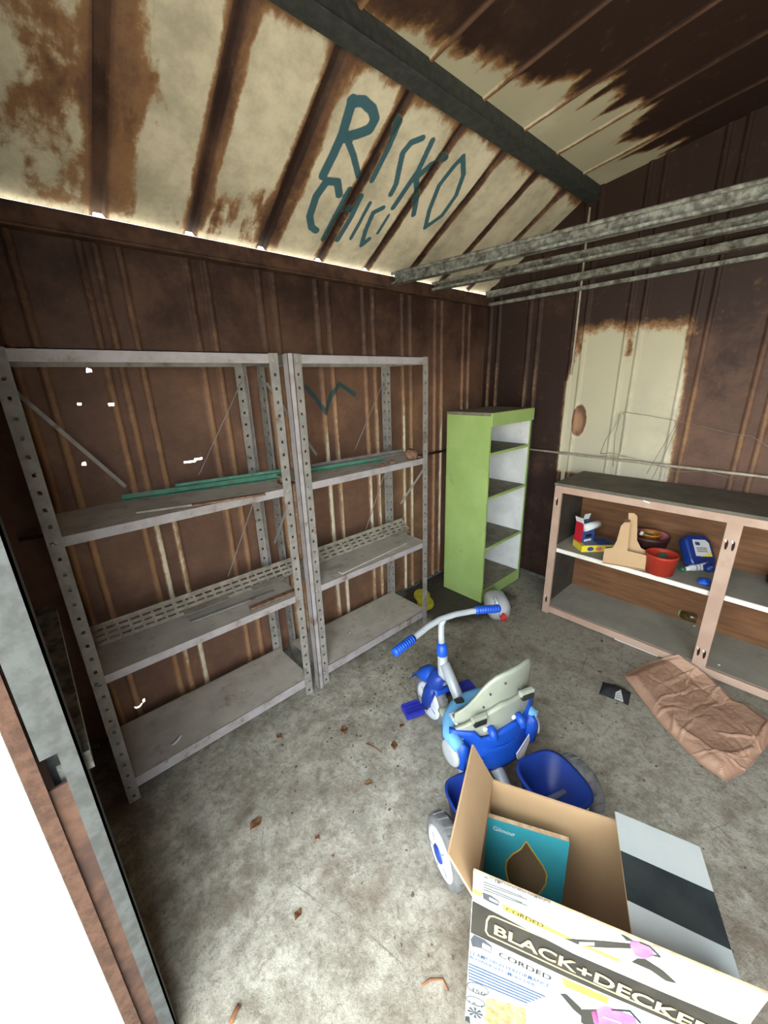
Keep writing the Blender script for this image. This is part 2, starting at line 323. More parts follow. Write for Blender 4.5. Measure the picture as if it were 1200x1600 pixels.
def sheet(name, us, vs, fn, att, parent, holes=()):
    us = np.array(sorted(us)); vs = np.array(sorted(vs)); U, W_ = np.meshgrid(us, vs, indexing='ij'); P = fn(U, W_); rj = np.random.RandomState(len(us))
    for h in holes:
        for i_ in np.where(np.abs(np.abs(us - h[0]) - h[2]) < 1e-6)[0]:
            for j_ in np.where(np.abs(np.abs(vs - h[1]) - h[3]) < 1e-6)[0]: P[i_, j_, 0] += rj.uniform(-.5, .5) * h[3]; P[i_, j_, 2] += rj.uniform(-.5, .6) * h[3]
    nu, nv = U.shape; I = np.arange(nu * nv).reshape(nu, nv)
    fs = []
    for i in range(nu - 1):
        for j in range(nv - 1):
            um, vm = (us[i] + us[i + 1]) / 2, (vs[j] + vs[j + 1]) / 2
            if any(abs(um - h[0]) < h[2] and abs(vm - h[1]) < h[3] for h in holes): continue
            fs.append((I[i, j], I[i + 1, j], I[i + 1, j + 1], I[i, j + 1]))
    me = bpy.data.meshes.new(name); me.from_pydata([tuple(p) for p in P.reshape(-1, 3)], [], [tuple(map(int, f)) for f in fs]); me.update()
    for p in me.polygons: p.use_smooth = True
    A = att(U, W_)
    for k in ('paint', 'tone', 'graf'):
        a = me.attributes.new(k, 'FLOAT', 'POINT'); a.data.foreach_set('value', np.ascontiguousarray(np.broadcast_to(A.get(k, 0.0), U.shape)).reshape(-1).astype(np.float32))
    me.materials.append(M['sheet']); o = bpy.data.objects.new(name, me); COL.objects.link(o); o.parent = parent; return o
def seg_dist(px, py, pts):
    d = np.full(np.shape(px), 9.0)
    for (x0, y0), (x1, y1) in zip(pts[:-1], pts[1:]):
        vx, vy = x1 - x0, y1 - y0; t = np.clip(((px - x0) * vx + (py - y0) * vy) / max(vx * vx + vy * vy, 1e-12), 0, 1)
        d = np.minimum(d, np.hypot(px - x0 - t * vx, py - y0 - t * vy))
    return d
def ridge_prof(d, half=.017, h=.012): return h * np.clip(1.6 - 1.6 * np.abs(d) / half, 0, 1)
def us_for(a, b, ridges, step=.022):
    us = set(np.round(np.arange(a, b, step), 5)) | {a, b}
    for r in ridges:
        for k in (-.021, -.017, -.010, -.006, 0, .006, .010, .017, .021):
            if a < r + k < b: us.add(round(r + k, 5))
    u = sorted(us); out = [u[0]]
    for x in u[1:]:
        if x - out[-1] > .0015: out.append(x)
    if out[-1] != u[-1]: out[-1] = u[-1]
    return out

PX = .306; XS = [-.185 - PX * k for k in range(9)]                 # rib pairs along the side wall
YS = [-.08 - .311 * k for k in range(12)]                           # rib pairs along the gable wall
RO = .036
def ridges_of(seams): return [s_ + d for s_ in seams for d in (-RO, RO)]
RX = ridges_of(XS) + [XS[7] - .085]; RY = ridges_of(YS)
def near(U, rs):
    d = np.full(U.shape, 9.0)
    for r in rs: d = np.minimum(d, np.abs(U - r))
    return d

# floor and ground
fl = MB(); n = 60
gx = np.linspace(XF, XB, n); gy = np.linspace(YR, 0, n); G = np.zeros((n, n, 3)); G[..., 0] = gx[:, None]; G[..., 1] = gy[None, :]
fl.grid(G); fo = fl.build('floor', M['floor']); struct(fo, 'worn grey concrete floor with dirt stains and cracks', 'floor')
fe = MB().box((XF - .02, YR - .02, -.12), (XB + .02, .02, -.004)).build('slab', M['floor'], fo)
gr = MB().box((-30, -30, -.14), (30, 30, -.125)).build('ground', M['ground']); struct(gr, 'pale ground outside the shed around the slab', 'ground')

# wall on the left side (plane y = 0)
wl = empty('wall_left'); struct(wl, 'rusted brown ribbed metal wall behind the two steel shelving units', 'wall')
HOLES = [(-2.468, 1.567, .008, .006), (-2.523, 1.449, .006, .006), (-2.425, 1.443, .008, .005), (-2.556, 1.232, .007, .005), (-2.178, 1.182, .026, .0045), (-2.142, 1.189, .016, .0045), (-2.595, .105, .016, .004), (-2.57, .114, .005, .009)]
scr = [un(478 + dx, dy, 1, 0) for dx, dy in ((0, 605), (15, 622), (30, 645), (40, 615), (52, 600), (62, 606), (75, 616))]
scr = [(p[0], p[2]) for p in scr]
def left_fn(U, W_):
    h = ridge_prof(near(U, RX)); P = np.zeros(U.shape + (3,)); P[..., 0] = U; P[..., 1] = -h; P[..., 2] = W_; return P
def left_att(U, W_):
    r = sstep(.018, .006, near(U, RX)); nz = fbm(U * 30, W_ * 1.4, 3); nb = fbm(U * 3, W_ * 3, 8)
    low = sstep(1.95, 1.2, W_)
    paint = r * (.10 + low * (.10 + .38 * sstep(-1.9, -1.45, U) * sstep(1.7, .9, W_) + .30 * sstep(.10, .03, np.abs(U + 2.33)) * sstep(1.1, .95, W_)) * (.55 + .9 * sstep(.32, .62, nz))) + .45 * sstep(.09, .0, W_) * sstep(.4, .6, fbm(U * 14, W_ * 14, 5))
    tone = .14 + .42 * sstep(2.0, 1.3, W_) * (.85 + .15 * sstep(-2.3, -1.2, U)) + .25 * (nb - .5) + .30 * r * low
    g = .60 * sstep(.034, .004, seg_dist(U, W_, scr))
    return dict(paint=paint, tone=tone, graf=g)
ed = [XF] + sorted(x for x in XS if x > XF) + [XB]
for a, b in zip(ed[:-1], ed[1:]):
    hs = [h for h in HOLES if a < h[0] < b]
    fine = a > -1.8 and b < -1.0
    us = us_for(a, b, RX, .007 if fine else .024); vs = list(np.arange(0, 2.068, .009 if fine else .03)) + [2.068]
    for h in hs: us = list(us) + [h[0] - h[2], h[0] + h[2]]; vs += [h[1] - h[3], h[1] + h[3]]
    sheet('wall_panel', sorted(set(us)), sorted(set(vs)), left_fn, left_att, wl, hs)
MB().box((XF, -.012, 0), (XB, .004, .018)).build('sole_plate', M['galv_dull'], wl)

# gable wall at the back (plane x = XB)
wb = empty('wall_back'); struct(wb, 'dark brown metal gable wall with a cream unrusted patch', 'wall')
patch = [(-.735, 1.742), (-.90, 1.755), (-.985, 1.73), (-.99, 1.60), (-1.02, 1.60), (-1.02, 1.74), (-1.075, 1.735), (-1.26, 1.725), (-1.285, 1.60), (-1.30, 1.45), (-1.315, .86), (-.66, .86), (-.66, 1.45), (-.70, 1.60), (-.735, 1.66)]
def inpoly(x, y, poly):
    ins = np.zeros(np.shape(x), bool); n_ = len(poly)
    for i in range(n_):
        x0, y0 = poly[i]; x1, y1 = poly[(i + 1) % n_]
        cnd = ((y0 > y) != (y1 > y)); ins ^= cnd & (x < (x1 - x0) * (y - y0) / (y1 - y0 + 1e-12) + x0)
    return ins
def back_fn(U, W_):
    h = ridge_prof(near(U, RY)); P = np.zeros(U.shape + (3,)); P[..., 0] = XB - h; P[..., 1] = U
    rz = np.vectorize(roofz)(U); P[..., 2] = np.where(W_ <= 2.0, W_, 2.0 + (W_ - 2.0) / .7 * (rz - 2.0)); return P
def back_att(U, W_):
    ins = inpoly(U, W_, patch); d = seg_dist(U, W_, patch + patch[:1]); sd = np.where(ins, d, -d)
    paint = np.clip(.5 + sd / np.where(W_ > 1.68, .07, .022) * .5, 0, 1)
    rx, rz_ = (U + .765) / .045, (W_ - 1.21) / .10
    blot = np.clip(1.35 - np.hypot(rx, rz_), 0, 1); paint = paint * (1 - sstep(.1, .5, blot))
    r = sstep(.018, .006, near(U, RY)); nz = fbm(U * 30, W_ * 3, 13)
    paint = np.maximum(paint, r * .32 * sstep(1.9, 1.3, W_) * sstep(.3, .6, nz))
    strip = sstep(.02, .008, np.abs(U + .70)) * sstep(1.75, 1.65, W_) * (.5 + .5 * sstep(.35, .6, nz)); paint = np.maximum(paint, strip * .9)
    tone = -.02 + .34 * sstep(-.75, -1.45, U) * sstep(2.1, 1.2, W_) + .12 * sstep(1.6, .6, W_) + .25 * (fbm(U * 3, W_ * 3, 31) - .5) + .95 * blot + .2 * r * sstep(2.0, 1.2, W_) - .12 * sstep(2.0, 2.2, W_)
    return dict(paint=paint, tone=tone)
ed = [YR] + sorted(y for y in YS if YR < y < -.01) + [0.0]
for a, b in zip(ed[:-1], ed[1:]):
    extra = [y for y in (YK, RIDGE, YR - YK) if a < y < b]
    st = .012 if -1.4 < a < -.6 else .03
    sheet('wall_panel', sorted(set(list(us_for(a, b, RY, st)) + extra)), sorted(set(list(np.arange(0, 2.0, .018 if st < .02 else .04)) + list(np.linspace(2.0, 2.7, 12)))), back_fn, back_att, wb)
MB().box((XB - .014, YR, 0), (XB + .004, 0, .02)).build('sole_plate', M['galv_dull'], wb)

# side wall out of view on the right and the door wall behind the camera
wr = empty('wall_right'); struct(wr, 'brown ribbed metal side wall on the right, out of view', 'wall')
def right_fn(U, W_): P = left_fn(U, W_); P[..., 1] = YR - P[..., 1]; return P
for a, b in zip([XF] + sorted(XS), sorted(XS) + [XB]):
    if b > a: sheet('wall_panel', us_for(a, b, RX, .1), np.linspace(0, HE, 12), right_fn, lambda U, W_: dict(paint=.05, tone=.2 + 0 * U), wr)
wf = empty('wall_front'); struct(wf, 'brown metal door wall framing the open doorway at the left edge', 'wall')
def front_part(y0, y1, z0, z1):
    f_ = lambda U, W_: np.stack([np.full(U.shape, XF) + 0 * U, U, z0 + W_ * (np.where(z1 > 5, np.vectorize(roofz)(U), z1) - z0)], -1)
    sheet('wall_panel', [y for y in sorted({y0, y1, (y0 + y1) / 2} | {y for y in (YK, RIDGE, YR - YK) if min(y0, y1) < y < max(y0, y1)})], np.linspace(0, 1, 10), f_, lambda U, W_: dict(paint=.0, tone=.25 + .2 * (fbm(U * 5, W_ * 5, 2) - .5)), wf)
front_part(DOOR0, 0, 0, DOORH); front_part(YR, DOOR1, 0, DOORH); front_part(YR, 0, DOORH, 9)

# gambrel roof
ce = empty('ceiling'); struct(ce, 'rusted gambrel roof of ribbed metal sheets with peeling cream paint', 'ceiling')
SL = norm(V(0, YK, ZK - HE)); LS = np.hypot(YK, ZK - HE); NS = V(0, SL[2], -SL[1])   # up-slope direction, length, outward normal
if NS[2] < 0: NS = -NS
def slope_uv(x, y):
    p = unp(x, y, V(0, 0, HE), NS); return (p[0], (p - V(0, 0, HE)) @ SL)
gz = lambda L: [slope_uv(440 + .2833 * x, 120 + .2833 * y) for x, y in L]
GRAF = [gz(L) for L in (
    [(392, 128), (365, 215), (338, 310), (285, 430), (228, 545)], [(385, 135), (450, 135), (500, 180), (515, 235), (485, 290), (420, 315), (335, 338)], [(362, 345), (395, 430), (425, 548)],
    [(652, 245), (590, 390), (498, 572)], [(778, 338), (715, 362), (668, 420), (650, 500), (632, 590), (602, 648)],
    [(832, 352), (755, 515), (615, 722)], [(905, 448), (820, 488), (742, 560)], [(742, 560), (748, 650), (728, 760)],
    [(1000, 440), (1003, 540), (962, 655), (885, 765), (792, 832), (815, 735), (868, 600), (945, 500), (1000, 440)],
    [(318, 650), (308, 580), (250, 575), (190, 660), (155, 770), (165, 830), (190, 848)], [(375, 620), (300, 760), (228, 895)], [(290, 770), (410, 722)], [(438, 658), (380, 780), (308, 900)],
    [(488, 695), (440, 785), (382, 892)], [(560, 722), (505, 750), (462, 850), (440, 930), (482, 895)], [(590, 765), (530, 862)])]
GW = [.020, .020, .014, .013, .014, .014, .015, .015, .013, .018, .013, .012, .014, .010, .013, .009]
RIBS = XS
def rib_h(d): return .018 * np.clip((.019 - np.abs(d)) / .006, 0, 1)
def low_fn(U, W_):
    d = near(U, RIBS); h = rib_h(d); P = V(0, 0, HE) + W_[..., None] * SL + h[..., None] * NS; P[..., 0] = U; return P
def low_att(U, W_):
    d = near(U, RIBS); nb = fbm(U * 6, W_ * 5, 41); nf = fbm(U * 26, W_ * 9, 51); nt_ = fbm(U * 16, W_ * 3, 61)
    pan = np.floor((U - XS[0]) / PX)                            # sheet index: each sheet has weathered in its own way
    loc = (U - XS[0]) / PX - pan
    top = sstep(LS - .015, LS - .12 - .13 * nt_, W_)               # rust bleeding down from the beam
    rib = sstep(.008, np.where(pan <= -5, .045, .030) + .035 * nf, d)
    p = top * rib * 1.0
    nv_ = fbm(U * 34, W_ * 7, 91); bl_ = fbm(U * 11, W_ * 8, 95)
    A_ = .52 + 1.1 * (bl_ - .5) + .5 * (nv_ - .5)                                                     # blotchy all over
    B_ = np.clip(.20 + .95 * sstep(.26, .56, loc + .25 * (nv_ - .5)) + .35 * (nv_ - .5), 0, 1.1) - .5 * sstep(.66, .80, bl_)
    C_ = .36 + .75 * sstep(.20, .34, W_ + .16 * (nb - .5)) * sstep(.14, .26, loc) * sstep(1.0, .90, loc) + 1.4 * (nv_ - .5) * sstep(.36, .22, W_) + .25 * sstep(.12, .02, W_)
    D_ = .20 + 1.0 * sstep(.14, .40, loc + .16 * (nf - .5))
    E_ = 1.05 + .3 * (nf - .5)
    p = p * np.clip(np.select([pan <= -8, pan == -7, pan == -6, pan == -5], [A_, B_, C_, D_], E_), 0, 1.1)
    tone = .34 + .5 * (nb - .3) + .22 * np.where(pan <= -7, 1, 0)
    tone = np.where(p > .4, .6, tone - .42 * sstep(.030, .014, d))
    p = np.where(d < .014, np.minimum(p, .22 * nf), p)
    p = np.maximum(p, sstep(.05, .0, W_) * .62 * sstep(.02, .03, d))
    g = np.zeros(U.shape)
    near_g = (U > -1.65) & (U < -.6)
    if near_g.any():
        for L, wd in zip(GRAF, GW): g = np.maximum(g, sstep(wd * 1.35, wd * .45, seg_dist(U, W_, L)))
    p = np.where(g > .2, np.maximum(p, .3), p)
    return dict(paint=np.clip(p, 0, 1), tone=tone, graf=g)
def upper_fn(U, W_):                                            # W_ is y from the kink to the ridge
    d = near(U, RIBS); P = np.zeros(U.shape + (3,)); P[..., 0] = U; P[..., 1] = W_; P[..., 2] = ZK + (ZR - ZK) * (W_ - YK) / (RIDGE - YK) - .008 * np.clip((.012 - np.abs(d)) / .007, 0, 1); return P
def upper_att(U, W_):
    d = near(U, RIBS); t = YK - W_; nf = fbm(U * 24, W_ * 2, 71); nb = fbm(U * 4, W_ * 2.5, 81)
    reach = (-.02 + .26 * sstep(-1.35, -.45, U) + .10 * sstep(-1.7, -1.4, U)) * (.15 + 1.45 * nf)
    p = sstep(reach + .10, reach - .06, t) * sstep(.0, .014, d) * (.75 + .5 * fbm(U * 40, W_ * 5, 73))
    tone = -.10 + .60 * sstep(.45, .0, t) * (nb + .05) + .6 * sstep(.012, .004, d) * (.15 + nf)
    return dict(paint=p, tone=tone)
def thin(us):
    out = [us[0]]
    for u in us[1:-1]:
        if u - out[-1] > .0008 and us[-1] - u > .0008: out.append(u)
    return out + [us[-1]]
ed = [XF - .03] + sorted(x for x in RIBS if x > XF) + [XB + .03]
for a, b in zip(ed[:-1], ed[1:]):
    # seams run along the middle of the flat beside each rib, so every sheet owns one rib
    fine = -1.75 < b and a < -.55
    us = sorted(set(np.round(np.arange(a, b, .0065 if fine else .011), 5)) | {a, b} | {r + k for r in RIBS for k in (-.020, -.019, -.013, -.012, .012, .013, .019, .020) if a < r + k < b})
    us = thin(us)
    sheet('roof_sheet', us, np.linspace(-.014, LS, 110 if fine else 80), low_fn, low_att, ce)
    us = sorted(set(np.round(np.arange(a, b, .018), 5)) | {a, b} | {r + k for r in RIBS for k in (-.013, -.012, -.005, -.004, .004, .005, .012, .013) if a < r + k < b})
    us = thin(us)
    sheet('roof_sheet', us, np.linspace(RIDGE, YK, 64), upper_fn, upper_att, ce)
    mir = lambda fn: (lambda U, W_: (lambda P: (P.__setitem__((Ellipsis, 1), YR - P[..., 1]), P)[1])(fn(U, W_)))
    us = [a, (a + b) / 2, b]
    sheet('roof_sheet', us, np.linspace(RIDGE, YK, 8), mir(upper_fn), upper_att, ce)
    sheet('roof_sheet', us, np.linspace(-.10, LS, 8), mir(low_fn), lambda U, W_: dict(paint=.1, tone=.2 + 0 * U), ce)

# framing: eave channel, kink beam, wall girts, overhead channels
def trim(name, mb, mat, label, **kw): o = mb.build(name, mat, None, **kw); return struct(o, label, 'trim')
trim('trim_1', MB().box((XF, -.045, 1.998), (XB, -.004, 2.0602)).box((XF, -.055, 1.988), (XB, -.004, 1.998)), M['eave'], 'dark rusted eave channel along the top of the left wall', bevel=.004)
trim('trim_2', MB().box((XF, -.73, 2.448), (XB, -.672, 2.545)).box((XF, -.74, 2.446), (XB, -.665, 2.452)), M['beam'], 'dark grey steel roof beam running from the camera to the gable wall', bevel=.004)
trim('trim_3', MB().box((XF, YR + .672, 2.448), (XB, YR + .73, 2.545)), M['beam'], 'dark roof beam on the far side of the ridge, out of view')
trim('trim_4', MB().box((XF, RIDGE - .03, 2.58), (XB, RIDGE + .03, 2.655)), M['beam'], 'dark ridge beam under the roof peak, out of view')
def channel(A, B, h, d, mat):                              # C-channel between A and B (centre line of its web)
    A, B = map(np.array, (A, B)); L = B - A; s_ = norm(np.cross(L, V(0, 0, 1))) * d; t = .004; u = V(0, 0, h)
    sn = norm(s_)
    return MB().obox(A - u / 2, L, u, sn * t).obox(A + u / 2 - V(0, 0, t), L, s_, V(0, 0, t)).obox(A - u / 2, L, s_, V(0, 0, t)).obox(A + s_ + V(0, 0, h / 2 - .014), L, sn * -t, V(0, 0, .014)).obox(A + s_ - u / 2, L, sn * -t, V(0, 0, .014))
def ext(A, B, yend): return A + (B - A) * (yend - A[1]) / (B[1] - A[1])
zb = 2.04
for i, (pl, pr, h, lab) in enumerate((((618, 437), (1200, 299), .062, 'galvanised overhead channel nearest the camera crossing the shed at eave height'), ((690, 447), (1200, 343), .046, 'second galvanised overhead channel crossing behind the nearest one'))):
    A = un(*pl, 2, zb); B = un(*pr, 2, zb); A = ext(A, B, -.06); E_ = ext(A, B, YR + .06); E_[0] = min(E_[0], XB - .08)
    trim('trim_%d' % (5 + i), channel(A, E_, h, .035, M['galv_dull']), M['galv_dull'], lab)
for i, (py, h, dp, lab) in enumerate((((459, 379), .04, .05, 'galvanised girt on the gable wall just under the overhead channels'), ((469, 411), .022, .03, 'thin lower edge of the galvanised girt on the gable wall'))):
    z = (un(760, py[0], 0, XB - .03)[2] + un(1200, py[1], 0, XB - .03)[2]) / 2
    trim('trim_%d' % (7 + i), MB().box((XB - .012 - dp, YR + .02, z - h / 2), (XB - .012, -.03, z + h / 2)), M['galv_dull'], lab, bevel=.003)
trim('trim_9', MB().tube([(XB - .025, -.03, .996), (XB - .025, -1.2, .984), (XB - .025, -3.6, .97)], .008, 8), M['rod'], 'thin pale rod fixed across the gable wall above the cabinet', smooth=True)
trim('trim_10', MB().tube([(-2.8, -.03, 1.0), (-.03, -.03, 1.0)], .008, 8), M['eave'], 'thin rusty rod along the left wall behind the shelving', smooth=True)
trim('trim_11', MB().box((XB - .024, -.694, 1.50), (XB - .012, -.684, 2.42)), M['rod'], 'narrow pale strip imitating a light leak at the gable wall joint below the beam end', bevel=.002)  # pale strip stands in for daylight leaking through the panel joint

# doorway at the left edge
PXI = -2.762
trim('trim_12', MB().box((PXI - .028, DOOR0, 0), (PXI, DOOR0 + .004, DOORH)).box((PXI - .004, DOOR0, 0), (PXI, DOOR0 + .05, DOORH)).box((PXI - .05, DOOR0 + .05, 0), (PXI + .0, DOOR0 + .054, DOORH)), M['post'], 'galvanised steel door post at the left edge beside the doorway')
trim('trim_13', MB().box((XF + .012, DOOR0 + .004, 0), (PXI - .026, DOOR0 + .009, .86)), M['eave'], 'brown rusted sheet edge beside the galvanised door post')
trim('trim_14', MB().box((XF + .018, DOOR0 - .003, .93), (PXI - .004, DOOR0 + .003, DOORH)), M['post'], 'wide galvanised plate on the upper half of the door post')
trim('trim_15', MB().box((XF - .008, DOOR0 - .004, 0), (XF + .014, DOOR0 + .008, DOORH)), M['jamb_rust'], 'rusty brown edge strip of the doorway')
trim('trim_16', MB().box((-2.80, DOOR0 + .03, .84), (-2.752, -.40, .88)), M['galv_dull'], 'short galvanised girt behind the door post')
trim('trim_17', MB().box((XF - .01, DOOR1, DOORH), (XF + .05, DOOR0, DOORH + .08)), M['galv'], 'steel header above the open doorway, out of view')
d1 = MB().box((XF - .75, DOOR0 - .004, .02), (XF - .008, DOOR0 + .022, DOORH - .02)).build('door_1', M['white'], None, bevel=.004); struct(d1, 'white painted door leaf swung open outside at the lower left edge', 'door')
MB().box((XF - .70, DOOR0 - .010, .10), (XF - .66, DOOR0 - .004, DOORH - .1)).build('door_rib', M['white'], d1, bevel=.003)
MB().box((XF - .40, DOOR0 - .010, .10), (XF - .36, DOOR0 - .004, DOORH - .1)).build('door_rib', M['white'], d1, bevel=.003)

# ------------------------------------------------------------------ steel shelving units
SY1, SY0, ZT = -.395, -.068, 1.612
def angle_post(x, y, sx, sy):                              # L-angle with bolt holes; flanges run along sx (x) and sy (y)
    return MB().perf((x, y, 0), (0, 0, ZT), (sx * .038, 0, 0), 31, .0058, .0050).perf((x, y, 0), (0, 0, ZT), (0, sy * .034, 0), 31, .0058, .0050)
def rack(x0, x1, label, za=1.048, zbb=.536, zc=.052):
    t = empty('steel_shelving_unit', ((x0 + x1) / 2, (SY0 + SY1) / 2, 0)); tag(t, label, 'shelving unit', 'steel shelving units along the left wall')
    for x, sx in ((x0, 1), (x1, -1)):
        for y, sy in ((SY1, 1), (SY0, -1)):
            angle_post(x, y, sx, sy).build('post', M['rack'], t, solid=.0025)
    MB().box((x0 + .002, SY1 + .003, ZT - .036), (x1 - .002, SY1 + .006, ZT)).box((x0, SY1 + .003, ZT - .003), (x1, SY1 + .03, ZT)).build('top_rail', M['lip'], t)
    MB().box((x0 + .002, SY0 - .006, ZT - .036), (x1 - .002, SY0 - .003, ZT)).build('top_rail', M['rack'], t)
    for x in (x0 + .003, x1 - .006): MB().box((x, SY1, ZT - .036), (x + .003, SY0, ZT)).build('top_rail', M['rack'], t)
    for z, lip in ((za, .032), (zbb, .032), (zc, .045)):
        s_ = MB().box((x0 + .004, SY1 + .004, z + lip - .003), (x1 - .004, SY0 - .004, z + lip)).build('shelf', M['shelf'], t)
        l_ = MB().box((x0 + .004, SY1 + .0035, z), (x1 - .004, SY1 + .007, z + lip)).box((x0 + .004, SY1 + .007, z), (x1 - .004, SY1 + .02, z + .003)).build('front_lip', M['lip'], t)
        MB().box((x0 + .004, SY0 - .007, z), (x1 - .004, SY0 - .0035, z + lip)).build('back_lip', M['lip'], t)
        for x in (x0 + .012, x1 - .012):
            MB().lathe([(.006, 0), (.006, .004), (.003, .006)], (x, SY1 - .001, z + lip / 2), (0, -1, 0), 6).build('bolt', M['galv'], t)
    for xa, xb_, z0, z1 in ((x1 - .03, x1 - .27, 1.50, 1.13), (x0 + .03, x0 + .27, 1.50, 1.13), (x1 - .03, x1 - .22, .98, .62)):
        MB().obox((xa, SY0 - .010, z0), (xb_ - xa, 0, z1 - z0), (.010, 0, .010), (0, -.003, 0)).build('brace', M['rack'], t)
    for z0, z1 in ((1.02, .76),):
        MB().obox((x1 - .004, SY1 + .01, z0), (0, .20, z1 - z0), (0, .008, .008), (-.003, 0, 0)).build('brace', M['rack'], t)
    return t
rack(-2.727, -1.910, 'left grey steel shelving unit of perforated angle posts, nearest the doorway')
rack(-1.845, -1.040, 'right grey steel shelving unit of perforated angle posts, beside the green bookcase')
sp = MB().box((-1.874, SY1 - .012, 0), (-1.872, SY1 + .026, ZT)).box((-1.874, SY1 - .012, 0), (-1.850, SY1 - .010, ZT)).box((-1.852, SY1 - .012, 0), (-1.850, SY1 + .026, ZT)).build('spare_channel', M['lip'], None); tag(sp, 'narrow spare steel channel standing between the two shelving units', 'steel channel')

# loose things on the shelves
ZA, ZB, ZC = 1.080, .568, .097
def strip_between(name, pa, pb, z, wd, th, mat, label, cat, lipup=0, group=None):
    A = un(*pa, 2, z); B = un(*pb, 2, z); L = B - A; s_ = norm(np.cross(V(0, 0, 1), L))
    mb = MB().obox(A - V(0, 0, th), L, s_ * wd, V(0, 0, th))
    if lipup: mb.obox(A + s_ * (wd - .002) - V(0, 0, th), L, s_ * .002, V(0, 0, th + lipup))
    o = mb.build(name, mat, None, bevel=.001); tag(o, label, cat, group); return o
G1 = 'loose metal strips on the upper shelves'
strip_between('metal_strip', (190, 783), (436, 748), ZA + .004, .035, .003, M['green_strip'], 'sea-green metal strip lying on the left unit upper shelf', 'metal strip', .018, G1)
strip_between('metal_strip', (275, 762), (452, 737), ZA + .024, .022, .003, M['green_strip'], 'shorter sea-green metal strip raised behind the longer one', 'metal strip', .012, G1)
strip_between('metal_strip', (486, 738), (602, 719), ZA + .004, .03, .003, M['green_strip'], 'sea-green metal strip on the right unit upper shelf', 'metal strip', .014, G1)
strip_between('metal_strip', (490, 731), (634, 706), ZA + .010, .02, .009, M['rack'], 'grey-blue metal bar behind the green strip on the right unit', 'metal bar', .016, G1)
strip_between('wood_strip', (212, 800), (312, 786), ZA + .010, .018, .008, M['slotted'], 'pale splintered strip near the upper shelf front of the left unit', 'wood strip', 0)
strip_between('wood_strip', (300, 789), (415, 771), ZA + .011, .022, .008, M['lump'], 'brown wooden strip along the upper shelf front of the left unit', 'wood strip', 0)
def blob(o, r, seed, sq=(1, 1, 1), nu=20, nv=12, amp=.25, fq=2.2):
    P = []
    for i in range(nu + 1):
        row = []
        for j in range(nv + 1):
            a = 2 * math.pi * (i % nu) / nu; b = math.pi * (j / nv - .5); d = V(math.cos(a) * math.cos(b), math.sin(a) * math.cos(b), math.sin(b))
            k = 1 + amp * (float(fbm(d[0] * fq + 7 + d[2], d[1] * fq + 3 - d[2] * .7, seed)) - .5) * 2
            row.append(np.array(o) + d * r * k * np.array(sq))
        P.append(row)
    return MB().grid(P)
def weld(o):
    bm = bmesh.new(); bm.from_mesh(o.data); bmesh.ops.remove_doubles(bm, verts=bm.verts, dist=1e-5); bmesh.ops.recalc_face_normals(bm, faces=bm.faces); bm.to_mesh(o.data); bm.free(); return o
p = un(642, 718, 1, -.350); p[2] = ZA + .024
tag(weld(blob(p + V(0, 0, .002), .038, 5, (1.1, .9, .82), amp=.3).build('clay_lump', M['lump'], None, True)), 'round crumbly brown lump at the right end of the upper shelf', 'lump')
for k, (px, py, r) in enumerate(((612, 729, .018), (655, 733, .014), (597, 734, .012))):
    p = un(px, py, 1, -.366); p[2] = ZA + r * .45
    tag(weld(blob(p, r, 11 + k, (1.3, 1, .62), 10, 6).build('clay_crumb', M['lump'], None, True)), ('small brown crumb left of the round lump', 'small brown crumb in front of the round lump', 'smallest brown crumb beside the green strip end')[k], 'crumb', 'crumbs on the upper shelf')
def slotted_bar(pa, pb, z, tilt, wd, n, label, rows=(.22, .5, .78), group='slotted steel bars on the lower shelves'):
    A = un(*pa, 2, z); B = un(*pb, 2, z); L = B - A; s_ = norm(np.cross(V(0, 0, 1), L)); W_ = (s_ * math.cos(tilt) + V(0, 0, 1) * math.sin(tilt)) * wd
    o = MB().perf(A, L, W_, n, .0155, .0048, rows).perf(A + W_, L, norm(np.cross(L, W_)) * .012 + W_ * .02, n, .0001, .0001).build('slotted_steel_bar', M['slotted'], None, solid=.002)
    tag(o, label, 'steel bar', group); return o
slotted_bar((130, 1020), (468, 893), ZB + .004, .62, .085, 22, 'long pale slotted steel bar leaning along the left unit lower shelf')
slotted_bar((494, 882), (640, 826), ZB + .004, .62, .085, 14, 'pale slotted steel bar leaning along the right unit lower shelf')
strip_between('steel_plate', (290, 962), (360, 935), ZB + .020, .05, .002, M['slotted'], 'pale bent steel plate on the left unit lower shelf, left of two', 'steel plate')
strip_between('steel_plate', (398, 924), (448, 905), ZB + .020, .05, .002, M['slotted'], 'pale bent steel plate on the left unit lower shelf, right of two', 'steel plate')
strip_between('steel_plate', (514, 894), (540, 884), ZB + .018, .045, .002, M['slotted'], 'pale bent steel plate at the left end of the right unit lower shelf', 'steel plate')
strip_between('steel_plate', (618, 840), (642, 830), ZB + .018, .05, .002, M['slotted'], 'pale bent steel plate at the right end of the right unit lower shelf', 'steel plate')
strip_between('wood_strip', (393, 951), (466, 921), ZB + .016, .028, .012, M['lump'], 'brown flat strip at the lower shelf front beside the middle posts', 'wood strip')
strip_between('metal_strip', (298, 972), (430, 923), ZB + .009, .022, .006, M['rack'], 'grey flat strip in front of the slotted bar on the left unit', 'metal strip')
strip_between('wood_strip', (535, 896), (636, 848), ZB + .009, .03, .006, M['shelf'], 'brown flat strip in front of the slotted bar on the right unit', 'wood strip')

